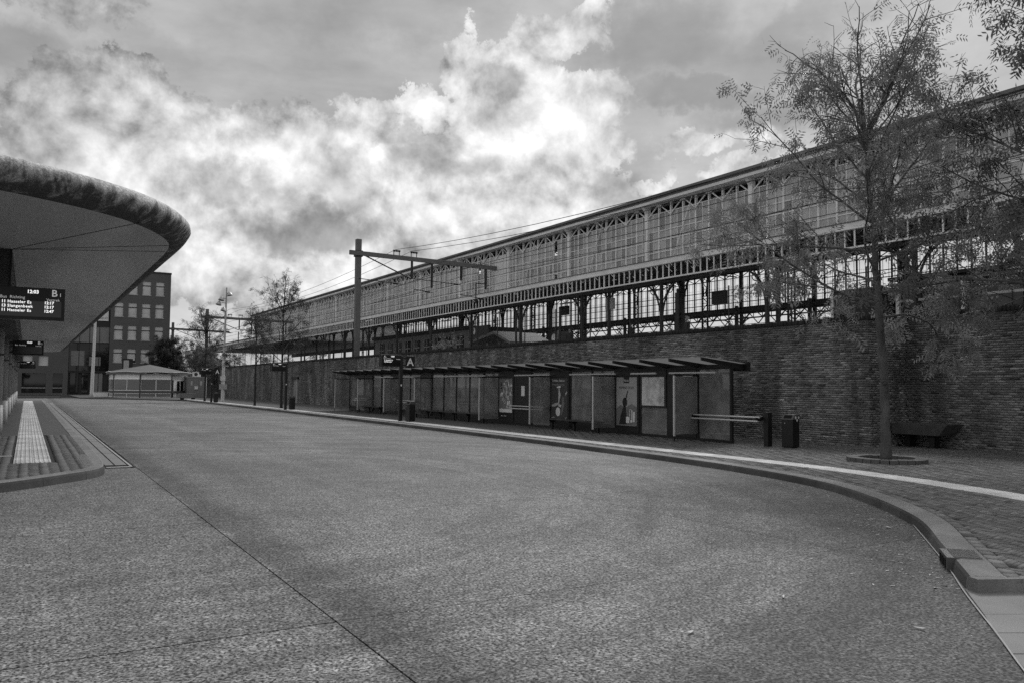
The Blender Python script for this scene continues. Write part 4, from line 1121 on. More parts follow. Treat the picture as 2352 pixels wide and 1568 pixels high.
# ------------------------------------------------------------------ platform furniture seen over the wall
def hang_sign(x, y, z, w, h, label, txt=None, clock=False, mat='sign_face'):
    s = thing('platform_sign', label, 'sign', (x, y, z))
    MB().box(x-.12, x+.12, y, y+w, z, z+h).build('case', mat, s)
    for yy in (y+.15, y+w-.15): MB().cyl((x, yy, z+h), (x, yy, 8.8), .03, n=6).build('hanger', 'iron', s)
    if clock:
        MB().cyl((x-.13, y+w-.32, z+h*.5), (x-.121, y+w-.32, z+h*.5), h*.36, n=20).build('clock_face', 'paper_white', s)
        MB().beam((x-.135, y+w-.32, z+h*.5), (x-.135, y+w-.32, z+h*.78), .025).build('hand', 'ink', s)
        MB().beam((x-.135, y+w-.32, z+h*.5), (x-.135, y+w-.20, z+h*.5), .025).build('hand', 'ink', s)
    if txt: text('lettering', txt, h*.8, (x-.124, y+w*.5, z+h*.14), FACE_W, 'ink', s, align='CENTER')
    return s
hang_sign(34.5, 62.2, 6.1, 3.0, .85, 'platform display with clock hanging over the gabled stair house', clock=True)
hang_sign(34.5, 49.6, 4.9, 2.6, .85, 'low platform display with clock behind the wall near the plants', clock=True)
hang_sign(34.0, 44.0, 6.9, .75, .75, 'square platform letter E sign hanging from the shed', 'E', mat='galv')
hang_sign(34.0, 56.0, 7.0, .75, .75, 'square platform letter D sign hanging from the shed', 'D', mat='galv')
hang_sign(36.0, 35.6, 6.7, 1.1, .8, 'dark boxed platform sign hanging near the tall tree crown')
hang_sign(36.0, 52.3, 7.2, 1.1, .7, 'dark boxed platform sign hanging midway along the shed')
# stair house with a low gable
ph = thing('stair_house', 'low gabled glass stair house on the railway platform', 'stair house', (36, 60, 4))
mb = MB(); ya_, yb_, xa_, xb_ = 58.2, 65.6, 34.2, 38.5; zm = 6.1; ym = 61.0
mb.add([(xa_,ya_,5.15),(xa_,ym,zm),(xa_,yb_,5.4),(xb_,ya_,5.15),(xb_,ym,zm),(xb_,yb_,5.4),(xa_,ya_,5.35),(xa_,ym,zm+.22),(xa_,yb_,5.6),(xb_,ya_,5.35),(xb_,ym,zm+.22),(xb_,yb_,5.6)],
       [(0,1,7,6),(1,2,8,7),(4,3,9,10),(5,4,10,11),(6,7,10,9),(7,8,11,10),(0,3,4,1),(1,4,5,2),(0,6,9,3),(2,5,11,8)]).build('roof', M('grey_panel', .17, .6, .2, 2), ph)
for y in (58.4, 60.1, 62.2, 64.0, 65.4): MB().box(34.25, 34.35, y-.06, y+.06, 4.0, 5.35).build('post', 'grey_panel', ph)
MB().box(34.3, 34.32, 58.4, 65.4, 4.3, 5.2).build('glass_pane', 'dark_glass', ph)
MB().box(34.22, 34.3, 58.4, 65.4, 4.55, 4.68).build('rail', 'galv', ph)
# platform building
pb = thing('platform_building', 'long low platform building with grey panels and tall windows beyond the stair house', 'building', (36, 78, 4))
MB().box(35.5, 41, 68, 92, 4.0, 6.9).build('wall', 'grey_panel', pb); MB().box(35.2, 41.3, 67.7, 92.3, 6.91, 7.25).build('roof', 'dark_wood', pb)
for i in range(9):
    y = 69+i*2.5; w_ = MB().box(35.42, 35.49, y, y+1.3, 4.4, 6.4).build('window', 'dark_glass', pb)
    MB().box(35.40, 35.46, y+.6, y+.68, 4.4, 6.4).build('frame', 'galv', w_); MB().box(35.40, 35.46, y, y+1.3, 5.6, 5.68).build('frame', 'galv', w_)
# near platform building, behind the wall on the right
pr = thing('platform_kiosk', 'platform building with vertical cladding and pale columns behind the fence', 'building', (36, 14, 4))
MB().box(34.0, 42, 6.0, 23.0, 4.0, 6.55).build('wall', M('clad', .045, .85, .2, 3, spec=.1), pr)
for i in range(64):
    y = 6.6+i*.25
    if 16.5 < y < 19.7 or y > 22.8: continue
    MB().box(33.955, 33.999, y, y+.17, 4.0, 5.9).build('cladding_board', 'clad', pr)
MB().box(33.7, 42, 5.5, 23.3, 6.56, 6.7).build('roof_edge', 'dark_wood', pr); MB().box(33.72, 33.95, 5.5, 23.3, 6.3, 6.42).build('fascia', 'grey_panel', pr)
for y, w_ in ((26.4, .16), (22.9, .16), (19.9, .13), (17.3, .13), (15.4, .5), (14.5, .5), (12.6, .16), (10.4, .16)): MB().box(33.8, 33.94, y-w_/2, y+w_/2, 4.0, 6.3).build('column', 'cream_paint', pr)
for y0_, y1_, m_ in ((12.7, 14.1, 'window_glass'), (10.6, 12.4, 'dark_glass'), (17.5, 19.7, 'dark_glass'), (8.8, 10.2, 'window_glass')): MB().box(33.90, 33.95, y0_, y1_, 4.3, 6.0).build('window', m_, pr)
MB().box(33.86, 33.95, 15.6, 22.8, 5.55, 5.66).build('rail', 'galv', pr)
sv = thing('service_box', 'plain dark cabinet beside the cladded platform building', 'cabinet', (33.5, 24, 4)); MB().box(32.9, 34.4, 23.2, 25.6, 4.0, 6.2).build('body', 'clad', sv); MB().box(32.88, 34.45, 23.18, 25.62, 6.2, 6.26).build('lid', 'dark_steel', sv)
# tall dark poles on the near platform
for i, (y, h_, x) in enumerate([(41.3, 7.2, 31.5), (46.8, 7.0, 31.5), (34.9, 7.1, 31.5), (52.5, 7.0, 31.4), (58.6, 7.2, 31.4)]):
    q = thing('platform_post', ['plain dark platform post beside the hanging E sign', 'plain dark platform post behind the two waiting people', 'plain dark platform post next to the dark cabinet', 'plain dark platform post beyond the low display with clock', 'plain dark platform post in front of the stair house'][i], 'post', (x, y, 4), 'posts along the platform edge')
    MB().cyl((x, y, 4.0), (x, y, h_), .09, .075, 8).build('shaft', 'iron', q); MB().cyl((x, y, h_), (x, y, h_+.12), .1, .06, 8).build('cap', 'iron', q)

# ------------------------------------------------------------------ overhead line masts
def mast(x, y, ztop, label, arm=True, L=12.0):
    m = thing('catenary_mast', label, 'mast', (x, y, 3.3), 'masts of the overhead line')
    MB().box(x-.19, x+.19, y-.19, y+.19, 3.3, ztop).build('pole', 'concrete_pole', m, bev=.02)
    if arm:
        za = ztop-1.05
        mb = MB(); mb.beam((x-.75, y-.22, za), (x+L, y-.22, za-.22), .18, .32); mb.build('cross_arm', 'concrete_pole', m)
        MB().box(x-.26, x+.26, y-.26, y+.26, za-.25, za+.2).build('collar', 'iron', m)
        MB().cyl((x+.45, y-.22, za-.15), (x+4.1, y-.22, za-1.6), .05, n=6).build('stay', 'iron', m)
        for dx, dz in ((4.15, 1.45), (5.8, 2.05), (8.3, 1.3), (10.5, 1.85)):
            MB().box(x+dx-.07, x+dx+.07, y-.29, y-.15, za-.1-dz, za-.1).build('drop_tube', 'iron', m)
        for dx in (2.9, 4.3):
            for s in (-.22, .22): MB().cyl((x+dx+s, y-.22, za), (x+dx+s, y-.22, za+.4), .03, n=6).build('insulator_stand', 'iron', m)
            for q in range(3): MB().cyl((x+dx-.26+q*.2, y-.22, za+.42), (x+dx-.12+q*.2, y-.22, za+.42), .075, n=8).build('insulator', 'iron', m)
        for (xa_, za_, xb_, zb_) in ((x, za-1.85, x+3.3, za-2.05), (x+4.2, za-1.55, x+8.3, za-1.75), (x+4.3, za-2.35, x+5.9, za-2.5), (x+8.2, za-2.5, x+10.5, za-2.75)):
            MB().cyl((xa_, y-.22, za_), (xb_, y-.22, zb_), .03, n=6).build('registration_arm', 'iron', m)
            MB().cyl((xb_-.6, y-.22, zb_+.03), (xb_-.25, y-.22, zb_+.01), .07, n=8).build('insulator', 'iron', m)
        MB().box(x+9.6, x+10.5, y-.26, y-.18, za-1.55, za-1.49).build('frame_bar', 'iron', m); MB().box(x+9.6, x+9.66, y-.26, y-.18, za-3.1, za-1.5).build('frame_bar', 'iron', m)
    return m
mast(20.5, 56.8, 12.25, 'tall square mast carrying the overhead line behind the shelter')
mast(20.5, 115, 11.6, 'second overhead line mast rising behind the young trees')
mast(20.5, 145, 11.7, 'third overhead line mast far off beside the office block', L=9)
def wire(x, z, label, sag=.5, droppers=False, end=0.0):
    pts = []
    sup = [-2, 56.8, 115, 145, 190]
    w = thing('overhead_wire', label, 'wire', (x, 80, z), 'wires of the overhead line')
    mb = MB(); P = []
    for a, b in zip(sup, sup[1:]):
        n = 12
        for i in range(n): u = i/n; P.append((x, a+(b-a)*u, z-sag*4*u*(1-u)*((b-a)/58)**2 - (end*(1-u) if a < 0 else 0)))
    P.append((x, sup[-1], z)); mb.tube(P, .017, 4).build('messenger_wire', 'iron', w)
    if droppers:
        zc = z-droppers
        MB().tube([(x, -2, zc), (x, 190, zc)], .016, 4).build('contact_wire', 'iron', w)
        mb = MB()
        for a, b in zip(sup, sup[1:]):
            n = int((b-a)/8)
            for i in range(1, n): u = i/n; mb.beam((x, a+(b-a)*u, zc), (x, a+(b-a)*u, z-sag*4*u*(1-u)*((b-a)/58)**2), .014)
        mb.build('dropper', 'iron', w)
wire(24.7, 11.75, 'upper feeder wire above the nearer track', .9, end=1.6)
wire(23.4, 11.75, 'upper feeder wire beside the mast', .9, end=1.6)
wire(23.8, 10.2, 'contact wire with droppers over the nearer track', .6, 1.1)
wire(26.4, 10.1, 'contact wire with droppers over the middle track', .6, 1.2)
wire(29.4, 10.3, 'contact wire with droppers over the track by the shed', .6, 1.2)

# ------------------------------------------------------------------ concrete canopy over the bus platform
can = thing('bus_canopy', 'broad concrete canopy with mossy rounded rim over the bus platform', 'canopy', (-3, 40, .15))
OUT = [(-13,10.6),(-9,10.62),(-6,10.7),(-3,10.85),(-1.5,11.05),(-.37,11.38),(.24,11.72),(.6,11.96),(.94,12.24),(1.34,12.64),(1.65,13.07),(1.92,13.55),(2.15,14.10),(2.30,14.62),(2.38,15.2),(2.42,16.3),(2.42,18.5)]
OUT += [(2.42, y) for y in range(21, 70, 3)] + [(2.38,70.5),(2.2,71.6),(1.7,72.6),(.8,73.3),(-.6,73.7),(-4,73.9),(-13,74)]
op = resample(OUT, .25); on = normals2(op)
op = [p for p in op]
prof = [(.36,4.0),(.30,3.985),(.22,4.01),(.12,4.07),(.04,4.15),(.0,4.22),(.01,4.31),(.06,4.365),(.15,4.39),(.4,4.40),(1.2,4.41)]
mb = MB(); m = len(prof)
for i, (p, q) in enumerate(zip(op, on)):
    for (u, z) in prof: mb.v.append((p.x-q.x*u, p.y-q.y*u, z))
for i in range(len(op)-1):
    for b in range(m-1): c = i*m+b; mb.f.append((c, c+1, c+1+m, c+m))
rimm = bpy.data.materials.new('mossy_rim'); rimm.use_nodes = True; MATS['mossy_rim'] = rimm
tt = rimm.node_tree; bb = tt.nodes['Principled BSDF']; geo = nd(tt, 'ShaderNodeNewGeometry'); pos = geo.outputs['Position']
v1 = nd(tt, 'ShaderNodeVectorMath', operation='MULTIPLY'); lk(tt, pos, v1.inputs[0]); v1.inputs[1].default_value = (1, 1, .28)
sp = nd(tt, 'ShaderNodeSeparateXYZ'); lk(tt, pos, sp.inputs[0])
runs = noise(tt, v1.outputs[0], 7, 7, .7, .5)
patches = noise(tt, pos, 2.6, 6, .65, .6)
zz = mrange(tt, sp.outputs[2], 4.05, 4.45, -.16, .16, 'LINEAR')
stain = mrange(tt, mth(tt, 'ADD', mth(tt, 'ADD', mth(tt, 'MULTIPLY', runs, .75), mth(tt, 'MULTIPLY', patches, .5)), zz), .46, .76, 0, 1)
lk(tt, mth(tt, 'MULTIPLY', mth(tt, 'ADD', .06, mth(tt, 'MULTIPLY', stain, .5)), mrange(tt, noise(tt, pos, 40, 4, .7), .3, .7, .65, 1.35)), bb.inputs['Base Color'])
bb.inputs['Roughness'].default_value = .9
bn = nd(tt, 'ShaderNodeBump'); bn.inputs['Strength'].default_value = .7; bn.inputs['Distance'].default_value = .03; lk(tt, noise(tt, pos, 14, 6, .7), bn.inputs['Height']); lk(tt, bn.outputs[0], bb.inputs['Normal'])
mb.build('rim', rimm, can, smooth=True)
# soffit, and the roof above it
inn_ = [(p.x-q.x*.33, p.y-q.y*.33) for p, q in zip(op, on)]
mb = MB(); mb.add([(x, y, 3.995) for x, y in inn_], [tuple(range(len(inn_)))[::-1]]).build('soffit', 'concrete_soffit', can)
inn3 = [(p.x-q.x*1.1, p.y-q.y*1.1) for p, q in zip(op, on)]
mb = MB(); mb.add([(x, y, 4.405) for x, y in inn3], [tuple(range(len(inn3)))]).build('roof_top', 'lead_roof', can)
for (x, y) in ((1.35,13.0), (2.03,14.9), (2.04,15.66)):
    MB().beam((-.31, 16.9, 3.993), (x, y, 3.993), .012, .006).build('soffit_seam', 'joint', can)
MB().box(-.95, -.32, 16.9, 70, 3.25, 3.99).build('spine_beam', M('dark_beam', .07, .8, .3, 1.5), can)
MB().box(-.323, -.300, 16.88, 70, 3.26, 3.985).build('beam_edge', 'black_steel', can)
# white round columns with a wider foot
for i in range(8):
    y = 20.9+7.05*i
    c = MB().cyl((-.74, y, 1.0), (-.74, y, 3.26), .145, n=18).build('column', M('column_white', .36, .5, .12, 2, stretch=(3, 3, .3), dirt=.25), can, smooth=True)
    MB().cyl((-.74, y, .15), (-.74, y, 1.0), .175, n=18).build('column_foot', M('column_foot', .62, .45, .1, 2), can, smooth=True)
    MB().cyl((-.74, y, 2.42), (-.74, y, 2.48), .157, n=18).build('clamp', 'dark_steel', can)
for i in range(18):
    y = 25.5+2.6*i
    MB().cyl((-.98, y, .15), (-.98, y, 3.3), .11, n=14).build('rear_post', 'column_white', can, smooth=True)
def hung_sign(y, gate, sub, rows, label):
    g = thing('departure_sign', label, 'sign', (0, y, 2.67))
    x0, x1 = -.50, .50
    MB().box(x0, x1, y, y+.14, 2.665, 3.195).build('display', 'sign_face', g, bev=.006)
    MB().box(-.8, x0, y+.04, y+.10, 3.08, 3.14).build('bracket', 'black_steel', g); MB().box(-.8, x0, y+.04, y+.10, 2.74, 2.80).build('bracket', 'black_steel', g)
    sign_face(g, x0, x1, y-.002, 2.665, 3.195, gate, sub, '12:03', rows, 'right')
hung_sign(15.5, 'B', '1', [('11', 'Hasseler Es', '12:17'), ('13', 'Slangenbeek', '12:17'), ('11', 'Hasseler Es', '12:47')], 'black departure board B1 with lit bus times hung under the concrete canopy')
MB().cyl((-.74, 15.57, .15), (-.74, 15.57, 4.0), .1, n=14).build('sign_column', 'column_white', can, smooth=True)
hung_sign(35.3, 'B', '2', [], 'black departure board B2 hung under the canopy, showing only its clock')
hung_sign(69.0, 'B', '3', [], 'small far departure board hung at the end of the canopy')

# ------------------------------------------------------------------ brick office block
ob = thing('office_block', 'five-storey brick office block with rows of pale windows behind the kiosk', 'building', (6, 130, 0))
M('office_brick', .115, .85, .25, .25, fine=.35, fscale=9); M('office_dark', .045, .8, .2, .6)
BY = 125.0
def panel(x0, x1, z0, z1, mat, name, holes=()):
    """a wall face at Y = BY cut up round its window openings"""
    xs = sorted({x0, x1} | {h[0] for h in holes} | {h[1] for h in holes}); zs = sorted({z0, z1} | {h[2] for h in holes} | {h[3] for h in holes})
    mb = MB()
    for a, b in zip(xs, xs[1:]):
        for c, d in zip(zs, zs[1:]):
            if any(h[0] <= a and b <= h[1] and h[2] <= c and d <= h[3] for h in holes): continue
            mb.box(a, b, BY, BY+.35, c, d)
    return mb.build(name, mat, ob)
wins = []
for r, (zt, n) in enumerate([(15.9, 5), (12.75, 5), (9.58, 5), (6.43, 5)]):
    for i in range(n):
        x = 8.45+1.73*i
        if x+1.1 < 9.0 and r > 1: continue
        wins.append((x+1.66, x+1.66+1.08, zt-1.92, zt))
wins = [w for w in wins if w[1] < 17.0]
panel(9.62, 17.2, 0, 17.1, 'office_brick', 'wall', wins)
MB().box(9.62, 17.2, BY+.36, 150, 0, 17.08).build('wall_body', 'office_dark', ob)
MB().box(17.0, 17.25, BY-.02, 150, 0, 17.12).build('corner_strip', 'office_brick', ob)
for (a, b, c, d) in wins:
    w_ = MB().box(a, b, BY+.18, BY+.2, c, d).build('window', 'window_glass' if not (abs(a-11.8) < .9 and c < 5) else 'dark_glass', ob)
    MB().box(a, b, BY+.12, BY+.18, c+1.25, c+1.37).build('transom', 'office_dark', w_)
    MB().box(a, b, BY+.14, BY+.18, c+1.37, d).build('top_light', M('pale_blind', .6, .5, .1, 1), w_)
    MB().box(a-.06, b+.06, BY-.06, BY+.1, c-.10, c).build('sill', 'galv', w_)
    hb = random.choice([0, .25, .45, .7, .95])
    if hb: MB().box(a+.04, b-.04, BY+.165, BY+.178, c+1.25-hb, c+1.25).build('blind', 'pale_blind', w_)
    MB().box(a-.04, a, BY+.05, BY+.19, c, d).build('frame', 'dark_steel', w_); MB().box(b, b+.04, BY+.05, BY+.19, c, d).build('frame', 'dark_steel', w_)
# glazed middle part and the lower left part
MB().box(4.7, 9.60, BY+.5, 150, 0, 13.5).build('glazed_core', 'office_dark', ob)
for i in range(4):
    x = 4.75+i*1.21
    MB().box(x+.03, x+1.18, BY+.40, BY+.46, 3.3, 7.0).build('pane', 'dark_glass', ob)
    MB().box(x+.03, x+1.18, BY+.40, BY+.46, 7.15, 9.3).build('pane', M('curtain', .22, .6, .25, 1.2, stretch=(6, 6, .4)), ob)
    MB().box(x-.04, x+.03, BY+.36, BY+.48, .3, 13).build('glazing_post', 'black_steel', ob)
MB().box(4.75, 9.6, BY+.3, BY+.5, 3.0, 3.3).build('floor_band', 'black_steel', ob); MB().box(4.75, 9.6, BY+.3, BY+.5, 9.3, 10.0).build('floor_band', 'black_steel', ob)
MB().box(7.3, 9.4, BY+.30, BY+.44, 10.12, 13.0).build('banner', 'white_paint', ob)
text('lettering', 'HENGELO', .42, (9.3, BY+.292, 10.35), FACE_S, 'office_dark', ob, align='RIGHT')
for (x0, x1, z0, z1, m_) in ((5.0, 6.6, 4.0, 6.0, 'print_grey'), (7.2, 8.6, 4.0, 5.2, 'print_grey')): MB().box(x0, x1, BY+.36, BY+.39, z0, z1).build('window_print', m_, ob)
for x, w_ in ((5.0, .9), (6.4, .7), (7.6, 1.3)): MB().box(x, x+w_, BY+.36, BY+.46, .35, 3.0).build('entrance_panel', 'curtain' if w_ > 1 else 'dark_glass', ob)
h2 = [(-.56,.52,3.9,5.2),(1.25,2.35,3.9,5.2),(-.6,2.15,.3,2.9),(2.95,4.1,.3,2.95),(-6,-3.2,.3,2.9),(-4,-2.9,3.9,5.2)]
panel(-14, 4.7, 0, 13, M('office_grey', .12, .85, .2, .3, fine=.3, fscale=9), 'left_wall', h2)
MB().box(-14, 4.68, BY+.36, 150, 0, 12.9).build('left_body', 'office_dark', ob)
for i, (a, b, c, d) in enumerate(h2):
    w_ = MB().box(a, b, BY+.2, BY+.24, c, d).build('window', 'window_glass' if c > 3 else 'dark_glass', ob)
    MB().box(a, b, BY+.02, BY+.2, (c if c > 3 else c+.68)-.06, (c if c > 3 else c+.68)+.03).build('sill', 'galv', w_)
MB().box(9.62, 17.3, BY-.05, 150, 17.1, 17.35).build('parapet', 'office_dark', ob)

# ------------------------------------------------------------------ eight-sided kiosk
kx, ky, sd_ = 11.84, 100.35, 3.2
ap = sd_*1.2071; rc = sd_*1.3066
ki = thing('kiosk', 'low eight-sided white kiosk with a grey pyramid roof', 'kiosk', (kx, ky, .1))
M('kiosk_white', .93, .45, .06, 1); M('kiosk_band', .12, .6, .15, 1); M('kiosk_fascia', .13, .6, .15, 1); M('kiosk_roof', .13, .7, .15, 1.2)
A2 = -86.1
for f in range(8):
    an = A2+45*f; n_ = Vector((math.cos(R(an)), math.sin(R(an)), 0)); tdir = Vector((-n_.y, n_.x, 0))
    def P(u, d, z): q = Vector((kx, ky, 0))+n_*(ap+d)+tdir*u; return (q.x, q.y, z)
    def fbox(u0, u1, d0, d1, z0, z1, name, mat, parent=ki):
        mb = MB(); mb.add([P(u0,d0,z0),P(u1,d0,z0),P(u1,d1,z0),P(u0,d1,z0),P(u0,d0,z1),P(u1,d0,z1),P(u1,d1,z1),P(u0,d1,z1)], [(0,1,2,3),(7,6,5,4),(0,4,5,1),(1,5,6,2),(2,6,7,3),(3,7,4,0)]); return mb.build(name, mat, parent)
    h = sd_/2
    fbox(-h, h, -.12, -.02, .14, 2.7, 'wall', 'kiosk_white')
    fbox(-h, h, -.02, .05, .62, .86, 'band', 'kiosk_band')
    for u in (-h+.03, h-.03): fbox(u-.03, u+.03, -.02, .06, .14, 2.7, 'corner_post', 'kiosk_band')
    if f == 1:        # door facet
        fbox(-h+.1, -h+.36, -.02, .0, .2, 2.05, 'window', 'dark_glass')
        d_ = fbox(-.75, .75, -.02, .01, .14, 2.0, 'door', 'kiosk_white'); fbox(-.62, -.08, .01, .02, .25, 1.95, 'door_pane', 'dark_glass', d_); fbox(.08, .62, .01, .02, .25, 1.95, 'door_pane', 'dark_glass', d_)
    else:
        for (a, b) in ((-h+.12, -.05), (.05, h-.12)):
            fbox(a, b, -.02, .012, .92, 2.1, 'window', 'kiosk_glass'); fbox(a, b, -.02, .012, .2, .56, 'low_window', 'kiosk_glass')
        for (z0, z1) in ((.88, .93), (2.09, 2.15), (.15, .21), (.56, .61)): fbox(-h+.07, h-.07, -.02, .03, z0, z1, 'frame', 'kiosk_white')
    # fascia with a slight rise in the middle of each side, and its white edge
    ho = h+.15; mb = MB()
    mb.add([P(-ho,.3,2.62),P(0,.3,2.68),P(ho,.3,2.62),P(ho,.3,2.86),P(0,.3,2.95),P(-ho,.3,2.86),P(-ho,.0,2.62),P(0,.0,2.68),P(ho,.0,2.62)], [(0,1,4,5),(1,2,3,4),(0,6,7,1),(1,7,8,2)]).build('fascia', 'kiosk_fascia', ki)
    for (u0, z0, u1, z1) in ((-ho, 2.87, 0, 2.96), (0, 2.96, ho, 2.87)): MB().beam(P(u0,.31,z0), P(u1,.31,z1), .05, .05).build('edge_trim', 'kiosk_white', ki)
    pk_ = (kx, ky, 3.78); mb = MB(); mb.add([P(-ho,.3,2.86), P(0,.3,2.95), P(ho,.3,2.86), pk_], [(0,1,3),(1,2,3)]).build('roof_panel', 'kiosk_roof', ki)
    if f == 0:
        sgn = fbox(-1.1, 1.2, .31, .345, 2.68, 2.86, 'name_board', 'ink'); fbox(-1.12, 1.22, .30, .335, 2.66, 2.88, 'board_frame', 'kiosk_white')
        text('lettering', 'KEBULO', .14, P(-.35, .348, 2.71), (R(90), 0, R(an+90)), 'paper_white', ki)
an_ = thing('brick_annex', 'small pale brick annex beside the kiosk with two narrow windows', 'building', (16.4, 98, .1))
MB().box(15.35, 17.4, 97.0, 101, .1, 2.38).build('wall', M('annex_brick', .22, .85, .2, 3, fine=.6, fscale=11), an_); MB().box(15.3, 17.45, 96.96, 101.05, 2.38, 2.45).build('roof', 'galv', an_)
for x in (15.75, 16.75): MB().box(x, x+.18, 96.97, 96.999, 1.45, 1.95).build('window', 'window_glass', an_)
MB().box(16.15, 16.5, 96.9, 96.998, 1.05, 1.4).build('meter_box', 'white_paint', an_)
MB().box(17.36, 17.42, 96.9, 97.0, .1, 2.38).build('downpipe', 'white_paint', an_)
ac = thing('air_conditioner', 'pale air conditioner with a dark fan on the annex roof', 'air conditioner', (16.3, 97.5, 2.45))
MB().box(16.0, 16.65, 97.3, 97.7, 2.46, 3.0).build('case', 'white_paint', ac); MB().cyl((16.32, 97.29, 2.72), (16.32, 97.31, 2.72), .19, n=18).build('fan', 'dark_steel', ac); MB().box(16.7, 16.85, 97.4, 97.7, 2.46, 2.7).build('pipe_box', 'white_paint', ac)
bl_ = thing('plinth_bench', 'grey concrete bench with sloped ends on dark feet by the kiosk', 'bench', (13.6, 85, .1))
mb = MB(); mb.add([(12.75,84.6,.28),(14.75,85.6,.28),(14.5,86.1,.28),(12.5,85.1,.28),(12.8,84.65,.72),(14.55,85.52,.72),(14.4,85.9,.72),(12.62,85.02,.72)], [(0,3,2,1),(4,5,6,7),(0,1,5,4),(1,2,6,5),(2,3,7,6),(3,0,4,7)]).build('block', M('bench_concrete', .17, .8, .2, 2), bl_)
for u in (.2, .75):
    x, y = 12.65+2*u, 84.85+1.0*u; MB().cyl((x, y, .1), (x, y, .28), .16, .2, 10).build('foot', 'black_steel', bl_)
wp = thing('low_wall', 'low white wall beside the kiosk', 'wall', (7.6, 105, 0)); MB().box(6.6, 8.6, 104.8, 105.1, .1, .62).build('body', 'kiosk_white', wp); MB().box(6.55, 8.62, 104.75, 105.15, .62, .66).build('coping', 'galv', wp)
bb_ = thing('billboard', 'small poster stand behind the kiosk roof', 'billboard', (10.6, 112, 0))
MB().box(10.1, 11.3, 112, 112.15, 2.9, 4.7).build('board', 'black_steel', bb_); MB().box(10.25, 10.85, 111.98, 111.999, 3.1, 4.5).build('sheet', 'paper_mid', bb_)
for x in (10.15, 11.2): MB().box(x, x+.08, 112.02, 112.1, .1, 2.9).build('leg', 'black_steel', bb_)
# plain pale pole on the left
lp_ = thing('flag_pole', 'tall plain pale pole in front of the office block', 'pole', (6.55, 107.5, .1))
MB().cyl((6.55, 107.5, .1), (6.68, 107.5, 9.4), .2, .13, 12).build('shaft', 'column_foot', lp_); MB().cyl((6.55, 107.5, .08), (6.55, 107.5, .35), .26, .24, 12).build('base', 'galv', lp_)
# lamp mast with floodlights
lm = thing('floodlight_mast', 'pale tall lamp mast with a cluster of round floodlights', 'lamp mast', (14.4, 73, .12))
mx, my = 14.45, 73.0
MB().cyl((mx, my, .1), (mx+.02, my, 3.6), .15, .12, 12).build('lower_shaft', 'column_foot', lm); MB().cyl((mx+.02, my, 3.6), (mx+.1, my, 9.9), .10, .06, 10).build('shaft', 'galv', lm)
MB().box(mx-.2, mx+.16, my-.2, my+.1, 1.95, 2.35).build('cabinet', 'white_paint', lm); MB().box(mx-.28, mx+.3, my-.2, my+.1, 1.2, 1.65).build('cabinet', 'galv', lm)
for (dx, dz, s) in ((.30, 9.3, 1), (-.32, 8.85, -1), (-.52, 8.45, -1), (-.12, 7.95, -1)):
    fl = MB().tube([(mx+.09, my, dz+.1), (mx+dx*.6, my-.1, dz+.12)], .03, 6).build('lamp_arm', 'galv', lm)
    MB().tube([(mx+dx, my-.12, dz+.25), (mx+dx, my-.14, dz+.12), (mx+dx+.05*s, my-.18, dz-.08)], [.07, .16, .25], 14).build('lamp_head', 'galv', lm)

